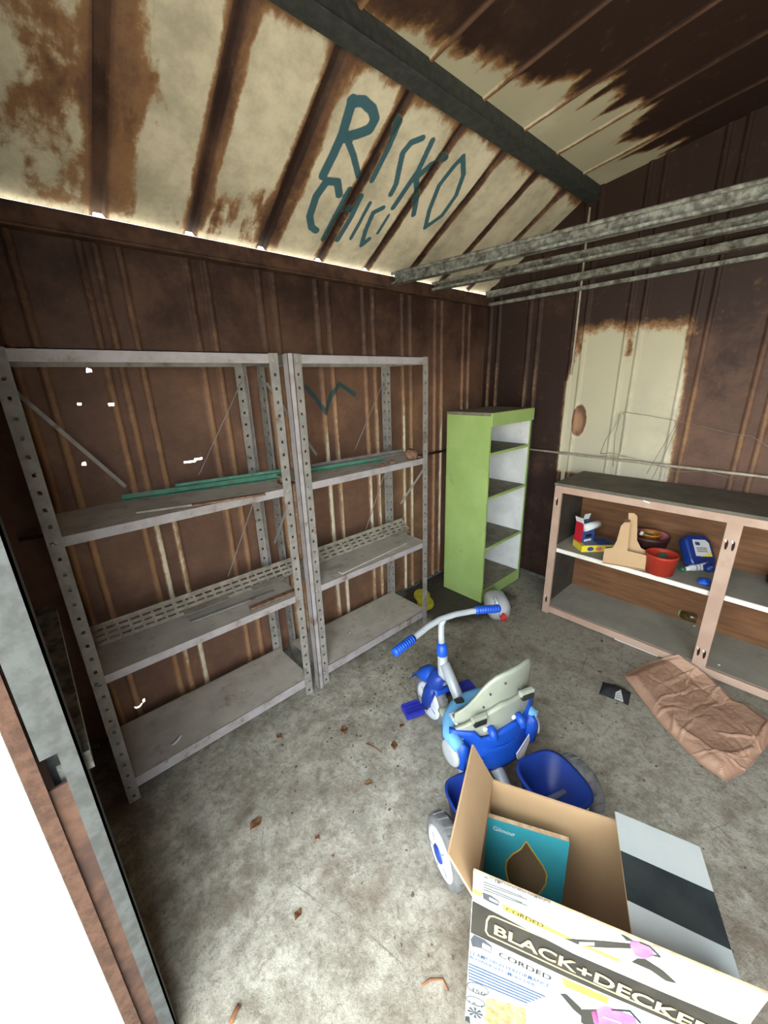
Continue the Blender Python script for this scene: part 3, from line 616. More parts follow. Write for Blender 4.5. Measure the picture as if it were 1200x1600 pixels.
for px, py, wd_, lab in ((276, 1158, .05, 'pale curled scrap on the left unit bottom shelf near the light gap'), (262, 1190, .028, 'pale scrap at the front of the left unit bottom shelf'), (381, 1080, .012, 'tiny white chip at the back of the left unit bottom shelf'), (546, 990, .022, 'tiny pale crumb group marker on the right unit bottom shelf'), (633, 975, .035, 'thin white splinter on the right unit bottom shelf near its outer corner')):
    p = un(px, py, 2, ZC + .001); d_ = norm(V(.85, .5, 0))
    P_ = [[p + d_ * wd_ * (i / 5 - .5) + V(-d_[1], d_[0], 0) * wd_ * .16 * y + V(0, 0, .002 + .10 * wd_ * (2 * i / 5 - 1) ** 2) for y in (-1, 0, 1)] for i in range(6)]
    tag(MB().grid(P_).build('paper_scrap', M['labelw'], None, True, solid=.001), lab.replace('crumb group marker', 'flake'), 'scrap')

# ------------------------------------------------------------------ green bookcase in the corner
t = empty('bookcase', (-.35, -.35, 0)); tag(t, 'lime green narrow bookcase with white inside standing in the corner', 'bookcase')
bx0, bx1, by0, by1, bz = -.600, -.095, -.509, -.175, 1.298
MB().box((bx0, by0, .0), (bx0 + .018, by1, bz - .02)).build('side_panel', M['green'], t, bevel=.002)
MB().box((bx0 + .018, by0 + .004, .05), (bx0 + .021, by1 - .006, bz - .03)).build('inner_lining', M['innerwhite'], t)
MB().box((bx1 - .018, by0, 0), (bx1, by1, bz - .02)).build('side_panel', M['green'], t, bevel=.002)
MB().box((bx1 - .021, by0 + .004, .05), (bx1 - .018, by1 - .006, bz - .03)).build('inner_lining', M['innerwhite'], t)
MB().box((bx0 + .018, by1 - .006, .03), (bx1 - .018, by1, bz - .02)).build('back_panel', M['innerwhite'], t)
MB().box((bx0 - .004, by0 - .004, bz - .02), (bx1 + .008, by1, bz)).build('top_board', M['dustshelf'], t, bevel=.003)
MB().box((bx0, by0 - .012, bz - .082), (bx1 + .006, by0, bz - .001)).build('header_board', M['green'], t, bevel=.003)
for z in (1.052, .765, .405, .085):
    s_ = MB().box((bx0 + .021, by0 + .006, z - .016), (bx1 - .021, by1 - .006, z)).build('shelf', M['dustshelf'], t)
    MB().box((bx0 + .021, by0 + .0, z - .018), (bx1 - .021, by0 + .006, z)).build('shelf_edge', M['green'], s_)
MB().box((bx0 + .018, by0 + .002, 0), (bx1 - .018, by0 + .016, .068)).build('toe_board', M['green'], t, bevel=.002)
for z in (1.08, .80, .55): MB().box((bx0 + .0185, by0 - .002, z - .018), (bx0 + .024, by0 + .004, z + .018)).build('hinge', M['hole'], t)

# ------------------------------------------------------------------ open cabinet on the back wall
t = empty('cabinet', (-.18, -1.67, 0)); tag(t, 'low beige-framed doorless cabinet with grimy dark top below the cream patch', 'cabinet')
fx, cb, y0, y1, ym0, ym1, zt = -.398, XB - .030, -.852, -2.54, -1.667, -1.725, .882
MB().box((fx - .004, y0 + .004, zt - .012), (cb, y1 - .004, zt + .006)).build('top_board', M['cabtop'], t, bevel=.003)
MB().box((fx, y0, 0), (fx + .02, y0 - .044, zt - .012)).build('stile', M['frame'], t, bevel=.002)
MB().box((fx, ym0, .055), (fx + .02, ym1, zt - .05)).build('stile', M['frame'], t, bevel=.002)
MB().box((fx, y1, 0), (fx + .02, y1 + .044, zt - .012)).build('stile', M['frame'], t, bevel=.002)
MB().box((fx, y0 - .044, zt - .052), (fx + .02, y1 + .044, zt - .012)).build('top_rail', M['frame'], t, bevel=.002)
MB().box((fx, y0 - .044, .012), (fx + .02, y1 + .044, .055)).build('bottom_rail', M['frame'], t, bevel=.002)
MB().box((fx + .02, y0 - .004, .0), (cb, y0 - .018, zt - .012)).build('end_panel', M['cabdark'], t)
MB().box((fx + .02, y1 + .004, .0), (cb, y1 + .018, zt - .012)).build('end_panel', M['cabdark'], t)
MB().box((cb - .008, y0 - .018, .03), (cb, y1 + .018, zt - .012)).build('back_panel', M['cabback'], t)
MB().box((fx + .02, y0 - .018, .040), (cb - .008, y1 + .018, .056)).build('bottom_board', M['cabfloor'], t)
MB().box((fx + .006, -1.30, .004), (fx + .014, -1.52, .012)).build('white_chip', M['whiteedge'], t)
for a, b in ((y0 - .018, ym0 - .028), (ym0 - .030, y1 + .018)):
    s_ = MB().box((fx + .030, a, .441), (cb - .008, b, .463)).build('shelf', M['cabfloor'], t)
    MB().box((fx + .022, a, .439), (fx + .030, b, .464)).build('shelf_edge', M['whiteedge'], s_)
for y, z in ((y0 - .022, .77), (y0 - .022, .10), (ym0 - .017, .725), (ym0 - .042, .725), (ym0 - .017, .13), (ym0 - .042, .125)):
    MB().prism([(fx - .0015, y + .006 * math.cos(a), z + .024 * math.sin(a)) for a in np.linspace(0, 2 * math.pi, 13)[:-1]], (.002, 0, 0)).build('hinge_scar', M['hole'], t)
    MB().obox((fx - .002, y + .005, z + .012), (0, .006, .012), (0, -.004, .004), (.0015, 0, 0)).build('chipped_edge', M['whiteedge'], t)

ZS = .4645
RH = norm(V(RC[0][0], RC[0][1], 0)); FH = norm(V(RC[2][0], RC[2][1], 0))        # image-right and view directions on the floor
# yellow flat carton, red and blue carton
A = un(908, 863, 2, ZS); t = empty('yellow_carton', A); tag(t, 'flat yellow and blue-grey carton lying on the cabinet shelf under the red box', 'carton')
L = RH * .20; D = norm(V(-RH[1], RH[0], 0)) * .12
MB().obox(A, L, D, V(0, 0, .042)).build('body', M['yellowbox'], t, bevel=.002)
MB().obox(A + L * .12 + D * .06 + V(0, 0, .042), L * .40, D * .9, V(0, 0, .0008)).build('print_panel', M['greybox'], t)
MB().obox(A + L * .52 + D * .06 + V(0, 0, .042), L * .46, D * .9, V(0, 0, .0008)).build('print_panel', M['bluebox'], t)
MB().prism([A - D * .008 + L * (.27 + .10 * math.cos(a)) + V(0, 0, .021 + .014 * math.sin(a)) for a in np.linspace(0, 2 * math.pi, 17)[:-1]], -D * .004).build('print_oval', M['bluebox'], t)
MB().prism([A - D * .008 + L * (.53 + .10 * math.cos(a)) + V(0, 0, .021 + .013 * math.sin(a)) for a in np.linspace(0, 2 * math.pi, 17)[:-1]], -D * .004).build('print_oval', M['pinkin'], t)
MB().obox(A + L * .72 - D * .008 + V(0, 0, .008), L * .24, V(0, 0, .024), -D * .004).build('print_panel', M['bluebox'], t)
A2 = A + L * .10 + D * .40 + V(0, 0, .0432); t = empty('red_carton', A2); tag(t, 'small upright red and blue carton with its white flap open', 'carton')
a_ = norm(RH * .93 + FH * .35) * .098; d_ = norm(V(-a_[1], a_[0], 0)) * .060
MB().obox(A2, a_, d_, V(0, 0, .125)).build('body', M['bluebox'], t, bevel=.001)
MB().obox(A2 - a_ * .02, a_ * .02, d_, V(0, 0, .128)).build('side_panel', M['redbox'], t)
MB().obox(A2 - d_ * .02 + a_ * .15 + V(0, 0, .004), a_ * .6, V(0, 0, .014), -d_ * .01).build('print_panel', M['labelw'], t)
MB().obox(A2 - d_ * .02 + a_ * .25 + V(0, 0, .03), a_ * .5, V(0, 0, .02), -d_ * .01).build('print_panel', M['inkblack'], t)
MB().tube([A2 + a_ * .0 - d_ * .1 + V(0, 0, .100), A2 + a_ * 1.15 - d_ * .1 + V(0, 0, .112)], .024, 14).build('flap_roll', M['labelw'], t, True)
MB().obox(A2 - a_ * .02 + V(0, 0, .126), d_, V(0, 0, .034) - a_ * .12, a_ * .02).build('flap', M['labelw'], t)
MB().obox(A2 + a_ * .55 + d_ + V(0, 0, .124), a_ * .5, V(0, 0, .034) + a_ * .12, d_ * .02).build('flap', M['labelw'], t)

# kraft display tray
t = empty('cardboard_tray', un(980, 880, 2, ZS)); tag(t, 'plain brown cardboard display tray with a tall notched back on the shelf', 'cardboard tray')
A = un(941, 880, 2, ZS); B = un(1008, 892, 2, ZS); L = B - A; nn = norm(V(-L[1], L[0], 0)); nn = nn if nn @ FH > 0 else -nn
tz = lambda x, y: unp(860 + .28333 * x, 740 + .28333 * y, A, nn)
def over(pts): return [np.array([q[0], q[1], max(q[2], ZS + .001)]) for q in pts]
fr = over([tz(*q) for q in ((287, 488), (298, 415), (345, 408), (366, 370), (388, 290), (408, 268), (440, 268), (425, 425), (532, 452), (522, 530))])
MB().prism(fr, nn * .003).build('front_panel', M['card'], t)
ax_ = [tz(*q) for q in ((430, 232), (462, 234), (480, 250), (478, 385), (500, 430), (532, 445), (530, 470), (425, 440))]
MB().prism([q + nn * .05 for q in over(ax_)], nn * .003).build('rear_panel', M['card'], t)
MB().obox(A + V(0, 0, .0005), L, nn * .05, V(0, 0, .003)).build('base_panel', M['card'], t)
MB().obox(fr[5] + V(0, 0, -.001), fr[6] - fr[5], nn * .05, V(0, 0, -.003)).build('top_fold', M['card'], t)
MB().prism([q for q in (fr[-1], fr[-2], fr[-2] + nn * .05, fr[-1] + nn * .05)], -norm(L) * .003).build('side_panel', M['card'], t)

# pots and bowls
def pot(name, o, r0, r1, h, mat, label, cat, inner=None, th=.004):
    t_ = empty(name, o); tag(t_, label, cat)
    MB().lathe([(r0, 0), (r1 - .002, h * .86), (r1, h * .87), (r1, h), (r1 - th, h), (r1 - th - .002, h * .85), (r0 - th, .006), (.001, .006)], o, (0, 0, 1), 32).build('body', mat, t_, True)
    if inner: MB().lathe([(r1 - th - .0012, h * .985), (r1 - th - .0032, h * .84), (r0 + (r1 - r0) * .45 - th, h * .45)], o, (0, 0, 1), 32, cap=False).build('inside_glaze', inner, t_, True)
    return t_
p = un(1037, 902, 2, ZS); p = p + FH * .064 + RH * .016
pot('red_pot', p, .064, .077, .110, M['bare_red'], 'terracotta red plastic pot at the front of the cabinet shelf', 'pot')
o_ = MB().prism([p + V(.0, 0, .085) + q for q in (RH * -.012, RH * .036 + V(0, 0, .002), RH * .030 + FH * .02 + V(0, 0, .014), RH * .002 + FH * .012 + V(0, 0, .016))], FH * .01).build('plant_label', M['leafgreen'], None); tag(o_, 'dark green plastic piece inside the red pot', 'plastic piece')
p2 = p + FH * .175 + RH * .040 ; p2 = np.array([min(p2[0], -.14), p2[1], ZS])
pot('brown_bowl', p2, .064, .098, .152, M['darkbrown'], 'dark brown bowl with pink inside behind the red pot', 'bowl', M['pinkin'])
p3 = p2 + RH * .008 + FH * .01 + V(0, 0, .092)
pot('amber_bowl', p3, .034, .054, .064, M['orange'], 'small amber bowl nested in the dark brown bowl', 'bowl')
t = empty('paint_tube', p3 + V(0, 0, .05)); tag(t, 'small white and green tube lying in the amber bowl', 'tube')
q0 = p3 + V(0, 0, .058) - RH * .045 + FH * .0; q1 = q0 + RH * .05 + V(0, 0, -.014) - FH * .02
MB().tube([q0, q0 + (q1 - q0) * .3, q0 + (q1 - q0) * .32, q1], [.011, .012, .014, .013], 12).build('body', M['leafgreen'], t, True)
MB().tube([q0 - (q1 - q0) * .3, q0], .013, 12).build('cap', M['labelw'], t, True)
MB().tube([q1, q1 + (q1 - q0) * .25], .0135, 12).build('end', M['labelw'], t, True)

# blue bottle, white spray bottle, glove-like cap
def rbox(o, a, b, d, r=.012):   # rounded box centred at o
    return MB().cbox(o, a, b, d)
t = empty('detergent_bottle', un(1090, 885, 2, ZS)); tag(t, 'navy blue detergent bottle with white label leaning in the shelf corner', 'bottle')
bo = un(1103, 862, 2, ZS + .085) + FH * .09 + RH * .052; bo[0] = min(bo[0], -.10); bo[2] = ZS + .088
upv = norm(V(0, 0, 1) * .8 + FH * .6); sd = norm(RH * 1.0 - V(0, 0, .18)); sd = norm(sd - (sd @ upv) * upv); fw = np.cross(sd, upv)
prof = [(-.070, -.078), (.062, -.078), (.072, -.05), (.072, .055), (.048, .088), (-.048, .094), (-.076, .066), (-.078, -.05)]
MB().prism([bo + sd * x + upv * y - fw * .03 for x, y in prof], fw * .06).build('body', M['bluejug'], t, bevel=.012, seg=3)
fs = -1 if (fw @ (CAM - bo)) < 0 else 1
MB().prism([bo + sd * x + upv * y + fs * fw * .0305 for x, y in ((-.044, -.030), (.050, -.036), (.052, .040), (.036, .058), (-.040, .062))], fs * fw * .001).build('label', M['labelw'], t)
MB().prism([bo + sd * x + upv * y + fs * fw * .0318 for x, y in ((-.030, .030), (-.004, .028), (-.004, .046), (-.030, .048))], fs * fw * .0006).build('label_print', M['bluebox'], t)
MB().prism([bo + sd * x + upv * y + fs * fw * .0318 for x, y in ((-.02, -.034), (.050, -.036), (.050, -.012), (.01, -.026))], fs * fw * .0006).build('label_print', M['yellowbox'], t)
for yy in (.012, .002, -.008): MB().prism([bo + sd * x + upv * y + fs * fw * .0318 for x, y in ((-.03, yy), (.03, yy - .002), (.03, yy + .002), (-.03, yy + .004))], fs * fw * .0006).build('label_print', M['inkgrey'], t)
t = empty('spray_bottle', un(1085, 890, 2, ZS)); tag(t, 'white bottle with green tip lying beside the red pot', 'bottle')
q0 = un(1070, 889, 2, ZS + .018); q1 = un(1098, 884, 2, ZS + .030)
dv = (q1 - q0)
MB().tube([q0, q0 + dv * .2, q0 + dv * .45, q0 + dv * .9, q0 + dv * 1.25], [.010, .013, .018, .024, .022], 16).build('body', M['labelw'], t, True)
MB().tube([q0 - dv * .22, q0 - dv * .18, q0], [.008, .013, .011], 12).build('tip', M['leafgreen'], t, True)
for k in (.5, .68, .86): MB().tube([q0 + dv * k, q0 + dv * (k + .03)], .0245, 16).build('groove', M['greybox'], t, True)
t = empty('blue_bottle_cap', un(1104, 908, 2, ZS)); tag(t, 'crumpled bright blue plastic piece on the shelf below the detergent bottle', 'plastic piece')
weld(blob(un(1103, 910, 2, ZS + .022) + FH * .01, .030, 23, (1.0, .9, .62), amp=.4, fq=3).build('body', M['blue'], t, True))
weld(blob(un(1112, 890, 2, ZS + .034) + FH * .02, .028, 29, (.8, .9, .9), amp=.4, fq=3).build('fold', M['bluejug'], t, True))
# glass jar on the cabinet floor
jc = un(1062, 957, 2, .09); jd = norm(un(1084, 966, 2, .09) - jc); jc[2] = .0565 + .037
t = empty('glass_jar', jc); tag(t, 'clear greenish glass jar lying on the cabinet floor by the middle stile', 'jar')
MB().lathe([(.028, 0), (.028, .012), (.036, .02), (.036, .085), (.030, .092), (.002, .093), (.002, .089), (.028, .088), (.032, .083), (.032, .022), (.024, .012), (.024, 0)], jc, jd, 28, cap=False).build('body', M['glass'], t, True)
MB().lathe([(.0285, .001), (.0305, .001), (.0305, .010), (.0285, .010)], jc, jd, 28, cap=False).build('lid_ring', M['glassrim'], t, True)
o_ = MB().obox(un(1084, 979, 2, .057) , RH * .010, FH * .006, V(0, 0, .003)).build('white_chip', M['whiteedge'], None, bevel=.001); tag(o_, 'tiny white chip on the cabinet floor below the jar', 'chip')
o_ = MB().obox(un(1123, 1040, 2, .057), RH * .009, FH * .007, V(0, 0, .003)).build('white_chip', M['whiteedge'], None, bevel=.001); tag(o_, 'tiny white chip on the cabinet floor right of the middle stile', 'chip')
p = un(1212, 918, 2, ZS); p[0] = min(p[0], -.14)
t = empty('black_bag', p); tag(t, 'dark crumpled bag at the right edge of the cabinet shelf', 'bag')
weld(blob(p + V(0, 0, .05) + RH * .02, .062, 37, (1.1, .9, .85), amp=.3, fq=3).build('body', M['pouch'], t, True))
weld(blob(p - V(0, 0, -.022) - RH * .01 - FH * .05, .022, 41, (1.1, 1, .8), amp=.2).build('white_piece', M['labelw'], t, True))
# card chip on cabinet top edge
o_ = MB().obox(un(1004, 781, 0, fx - .004), V(0, -.03, -.006), V(0, -.006, -.008), V(.003, 0, 0)).build('paper_scrap', M['whiteedge'], None); tag(o_, 'white paper scrap stuck on the cabinet top rail', 'paper scrap')

# wires hanging above the cabinet
WX = XB - .05
wq = lambda L: [un(860 + .28333 * x, 440 + .28333 * y, 0, WX) for x, y in L]
def wire(paths, label, r=.0016):
    mb = MB()
    for L in paths: mb.tube(wq(L), r, 5)
    o_ = mb.build('wire', M['wire'], None, True); tag(o_, label, 'wire'); return o_
wire([[(400, 718), (560, 742), (710, 770), (820, 795), (1000, 840), (1110, 852), (1200, 910), (1300, 960)]], 'thin wire strung slackly across the cream patch and gable wall', .0014)
wire([[(275, 950), (300, 880), (360, 790), (380, 730), (400, 722), (408, 745), (400, 830), (385, 940)], [(345, 1020), (355, 850), (385, 735)], [(275, 950), (330, 945), (420, 965)]], 'bent wire loop standing on the cabinet top in front of the cream patch', .0018)
wire([[(530, 1060), (600, 940), (680, 810), (712, 772)], [(560, 1090), (640, 930), (710, 775)], [(220, 970), (300, 960), (420, 965), (560, 1000), (700, 1050), (850, 1045), (1050, 1100)]], 'thin slanting wires rising from the cabinet top right of the loop', .0014)

# ------------------------------------------------------------------ tricycle
O = V(-1.78, -1.47, 0); FW = norm(V(.36, .93, 0)); LF = V(-FW[1], FW[0], 0)
T = lambda a, b, z: O + FW * a + LF * b + V(0, 0, z)
tk = empty('tricycle', O); tag(tk, 'blue and grey plastic child tricycle with silver handlebar', 'tricycle')
def wheel(ctr, ax, r, wd, name, spokes=True):
    ax = norm(ax); t_ = None
    n_ = 40
    prof = [(r * .70, -wd * .5), (r * .90, -wd * .5), (r * .985, -wd * .32), (r, 0), (r * .985, wd * .32), (r * .90, wd * .5), (r * .70, wd * .5)]
    ty = MB().lathe(prof, ctr, ax, n_, cap=False).build(name, M['tyre'], tk, True)
    u = norm(np.cross(ax, V(0, 0, 1))); w2 = np.cross(ax, u); mb = MB()
    for k in range(20):
        a = 2 * math.pi * k / 20; d = math.cos(a) * u + math.sin(a) * w2; tg = np.cross(ax, d)
        mb.cbox(ctr + d * r * .985, ax * wd * .66 + tg * .010, tg * .010, d * .006)
    mb.build('tread', M['tyre'], ty, bevel=.002)
    for s_ in (1, -1):
        MB().lathe([(r * .74, 0), (r * .74, .006), (r * .60, .010), (r * .30, .012), (r * .26, .010)], ctr + ax * s_ * wd * .42, ax * s_, n_, cap=False).build('rim', M['rim'], ty, True)
        MB().lathe([(r * .27, .006), (r * .25, .014), (.004, .016)], ctr + ax * s_ * wd * .42, ax * s_, 20).build('hub_cap', M['deepblue'], ty, True)
        for k in range(5):
            a = 2 * math.pi * k / 5 + .3; d = math.cos(a) * u + math.sin(a) * w2; tg = np.cross(ax, d)
            MB().cbox(ctr + ax * s_ * (wd * .42 + .0115) + d * r * .46, d * r * .22, tg * .003, ax * .003).build('rim_groove', M['greybox'], ty)
    MB().lathe([(r * .72, -wd * .40), (r * .72, wd * .40)], ctr, ax, 24).build('wheel_core', M['rim'], ty, True)
    return ty
RW = .102
wheel(T(.015, .270, RW), LF, RW, .052, 'rear_wheel'); wheel(T(.015, -.262, RW), LF, RW, .052, 'rear_wheel')
FWR = .114; FC = T(.572, .030, FWR); FAX = norm(LF - FW * .16); FFW = norm(FW + LF * .16)
wheel(FC, FAX, FWR, .042, 'front_wheel')
MB().tube([T(.015, -.26, RW), T(.015, .26, RW)], .010, 10).build('rear_axle', M['silver'], tk, True)
# handlebar, stem, collar, head tube, main tube
hb = [T(.452, .250, .525), T(.480, .17, .535), T(.515, .085, .545), T(.535, .02, .550), T(.543, -.06, .550), T(.540, -.14, .546), T(.522, -.258, .540)]
MB().tube(hb, .0125, 14).build('handlebar', M['silver'], tk, True)
for a, b in ((T(.446, .262, .523), T(.482, .162, .537)), (T(.520, -.272, .539), T(.540, -.158, .546))):
    g = MB().tube([a, a + (b - a) * .03, b], [.014, .0172, .0168], 14).build('grip', M['blue'], tk, True)
    for k in range(9):
        p = a + (b - a) * (.08 + .1 * k); MB().tube([p, p + (b - a) * .045], .0182, 14).build('grip_ridge', M['blue'], g, True)
MB().tube([T(.535, .0, .548), T(.548, .002, .515), T(.540, .006, .47), T(.522, .012, .425)], .0135, 14).build('stem', M['silver'], tk, True)
MB().tube([T(.526, .012, .440), T(.524, .012, .428), T(.520, .012, .420), T(.514, .014, .395), T(.512, .014, .385)], [.017, .022, .0235, .0235, .018], 18).build('collar', M['blue'], tk, True)
MB().tube([T(.512, .014, .388), T(.505, .014, .33), T(.503, .014, .255)], [.021, .022, .022], 16).build('head_tube', M['silver'], tk, True)
MB().tube([T(.500, .010, .352), T(.43, .0, .28), T(.36, -.005, .215), T(.26, -.01, .17), T(.13, -.01, .145), T(.015, -.0, RW)], .0225, 16).build('main_tube', M['silver'], tk, True)
def hull(rings, name, mat, parent, n_=20):
    mb = MB(); P = []
    for o_, u, w2 in rings: P.append([np.array(o_) + u * math.cos(a) + w2 * math.sin(a) for a in np.linspace(0, 2 * math.pi, n_ + 1)])
    mb.grid(P)
    for r_ in (P[0], P[-1]): mb.add(r_[:-1], [tuple(range(n_))])
    return weld(mb.build(name, mat, parent, True))
# fork shroud (two lobes) and mudguard over the front wheel
UPV = V(0, 0, 1)
def TF(f_, l_, z): return V(FC[0], FC[1], 0) + FFW * f_ + FAX * l_ + V(0, 0, z)
hull([(TF(-.055, 0, .300), FAX * .026, FFW * .028), (TF(-.050, 0, .280), FAX * .042, FFW * .042), (TF(-.040, 0, .245), FAX * .048, FFW * .046), (TF(-.030, 0, .212), FAX * .044, FFW * .042), (TF(-.028, 0, .198), FAX * .034, FFW * .034)], 'fork_shroud', M['deepblue'], tk)
for s_ in (1, -1):
    hull([(TF(-.034, s_ * .034, .225), FAX * .014, FFW * .026), (TF(-.028, s_ * .038, .19), FAX * .018, FFW * .034), (TF(-.010, s_ * .038, .13), FAX * .017, FFW * .030), (TF(.0, s_ * .038, .085), FAX * .012, FFW * .020)], 'fork_leg', M['deepblue'], tk)
mg = []
for k in range(9):
    a = math.radians(20 + 14 * k); mg.append([FC + FAX * x + (FFW * math.cos(a) + UPV * math.sin(a)) * (FWR + .016 - .012 * (abs(x) / .05) ** 3) for x in (-.036, -.026, 0, .026, .036)])
MB().grid(mg).build('mudguard', M['blue'], tk, True, solid=.004)
hull([(TF(.085, 0, .195), FAX * .012, UPV * .012), (TF(.075, 0, .208), FAX * .034, UPV * .030), (TF(.045, 0, .228), FAX * .044, UPV * .040), (TF(.005, 0, .242), FAX * .042, UPV * .040), (TF(-.025, 0, .248), FAX * .02, UPV * .02)], 'front_cowl', M['blue'], tk)
# pedals and crank
for s_, z, a in ((1, .10, .562), (-1, .13, .55)):
    MB().tube([FC + FAX * s_ * .03, T(a, s_ * .075 + .02, z), T(a, s_ * .10 + .01, z)], .008, 8).build('crank', M['violetblue'], tk, True)
    pd = MB().obox(T(a - .040, s_ * .088, z - .012), FW * .075, LF * s_ * .088, UPV * .026).build('pedal', M['violetblue'], tk, bevel=.005)
    for k in range(4): MB().obox(T(a - .036 + .019 * k, s_ * .094, z + .014), FW * .009, LF * s_ * .076, UPV * .004).build('pedal_tread', M['violetblue'], pd)
# seat: blue rear apron, grey backrest, light-blue side arms
SA = .205
def back_surf(b0, b1, zlo, zhi, bulge, a0, lean, nu=18, nv=10):
    P = []
    for i in range(nu + 1):
        s_ = i / nu; row = []
        for j in range(nv + 1):
            t_ = j / nv; zl, zh = zlo(s_), zhi(s_); z = zl + (zh - zl) * t_; b = b0 + (b1 - b0) * s_
            a = a0 + bulge * (2 * s_ - 1) ** 2 - lean * (z - .3)
            row.append(T(a, b, z))
        P.append(row)
    return P
lerp = lambda xs, ys: (lambda s_: float(np.interp(s_, xs, ys)))
# s runs from the tricycle's right (0) to its left (1)
top = lerp([0, .04, .10, .2, .35, .5, .60, .68, .75, .81, .87, .93, 1], [.47, .52, .536, .542, .545, .541, .532, .514, .486, .452, .420, .394, .372])
mid = lerp([0, .3, .7, 1], [.345, .325, .315, .325])
MB().grid(back_surf(-.195, .118, mid, top, .05, SA - .012, .05, 30, 12)).build('backrest', M['greyplastic'], tk, True, solid=.012)
hullP = back_surf(-.19, .135, lerp([0, .5, 1], [.29, .30, .30]), lerp([0, .15, .5, .75, .88, 1], [.395, .415, .42, .385, .35, .33]), .045, SA - .030, .02)
MB().grid(hullP).build('back_ledge', M['greyplastic'], tk, True, solid=.018)
seatP = [[T(SA + a, b, .298 - .02 * math.sin(math.pi * (a / .16)) * (1 - (b + .02) ** 2 / .03)) for a in np.linspace(-.02, .14, 10)] for b in np.linspace(-.165, .125, 12)]
MB().grid(seatP).build('seat_pan', M['greyplastic'], tk, True, solid=.014)
for b, z in ((-.135, .425), (.062, .385)):
    sl_ = MB().obox(T(SA - .044, b - .03, z - .004), LF * .062, UPV * .022, FW * .02).build('slot_cover', M['greyplastic'], tk, bevel=.006)
    MB().obox(T(SA - .049, b - .024, z - .016), LF * .05, UPV * .022, FW * .015).build('slot', M['blackplastic'], tk, bevel=.004)
for b, z in ((-.04, .50), (-.10, .455), (.02, .475), (.045, .43), (.07, .395)):
    MB().lathe([(.004, 0), (.004, .004)], T(SA - .030, b, z), -FW, 8).build('screw_hole', M['inkgrey'], tk)
apr = MB().grid(back_surf(-.205, .150, lerp([0, .2, .8, 1], [.185, .165, .165, .19]), lerp([0, .08, .12, .3, .34, .5, .6, .72, .76, 1], [.345, .355, .318, .312, .325, .318, .305, .300, .330, .335]), .06, SA - .048, -.10)).build('rear_apron', M['blue'], tk, True, solid=.016)
MB().grid(back_surf(-.17, .11, lerp([0, 1], [.245, .245]), lerp([0, 1], [.262, .262]), .055, SA - .060, -.10)).build('apron_ridge', M['blue'], apr, True, solid=.006)
for b, z in ((-.105, .325), (.015, .318)):
    kn = MB().tube([T(SA - .03, b, z + .018), T(SA - .052, b, z + .008), T(SA - .068, b, z - .012)], [.012, .016, .011], 12).build('clip', M['blue'], apr, True)
    MB().lathe([(.009, 0), (.009, .01), (.003, .013)], T(SA - .03, b + .02, z + .015), -FW, 12).build('clip_cap', M['rim'], apr, True)
for pts in ([(.085, .205), (.135, .20), (.132, .172), (.092, .176)], [(-.075, .215), (-.145, .255), (-.152, .225), (-.115, .150), (-.10, .175), (-.082, .186)], [(.06, .235), (.125, .235), (.12, .208), (.066, .206)], [(-.19, .30), (-.207, .31), (-.21, .25), (-.196, .24)]):
    MB().prism([T(SA - .080 + .06 * ((b + .03) / .18) ** 2 + .01 * (z - .2), b, z) for b, z in pts], -FW * .003).build('sticker', M['sticker'], apr)
# side body with round silver cap and arms
for s_, b0 in ((1, .122), (-1, -.172)):
    hull([(T(SA - .05, b0, .25), LF * .02, UPV * .055), (T(SA - .01, b0 + s_ * .006, .24), LF * .028, UPV * .070), (T(SA + .05, b0 + s_ * .002, .24), LF * .028, UPV * .066), (T(SA + .10, b0 - s_ * .015, .25), LF * .024, UPV * .05), (T(SA + .13, b0 - s_ * .035, .255), LF * .012, UPV * .03)], 'side_body', M['blue'], tk)
    MB().lathe([(.047, -.006), (.047, .004), (.041, .009), (.020, .011), (.004, .011)], T(SA - .004, b0 + s_ * .030, .245), norm(LF * s_ - FW * .12), 28).build('side_cap', M['silver'], tk, True)
rim_ = [T(SA - .035, .138, .295), T(SA + .02, .142, .300), T(SA + .075, .112, .302), T(SA + .115, .062, .302), T(SA + .135, .0, .300), T(SA + .138, -.06, .298), T(SA + .115, -.115, .298), T(SA + .06, -.165, .298), T(SA + .0, -.185, .297), T(SA - .03, -.188, .295)]
MB().tube(rim_, [.022, .027, .028, .028, .027, .027, .027, .026, .024, .02], 16).build('seat_rim', M['skyplastic'], tk, True)
MB().obox(T(SA + .105, .030, .322), FW * .022, LF * .036, UPV * .014).build('belt_slot', M['blackplastic'], tk, bevel=.003)
br = MB().obox(T(SA - .01, .058, .306), FW * .095, LF * .066, UPV * .018).build('latch_plate', M['greyplastic'], tk, bevel=.006)
MB().tube([T(SA + .075, .068, .329), T(SA + .07, .112, .329), T(SA + .0, .116, .329), T(SA - .005, .074, .329)], .006, 8).build('latch_handle', M['rim'], tk, True)
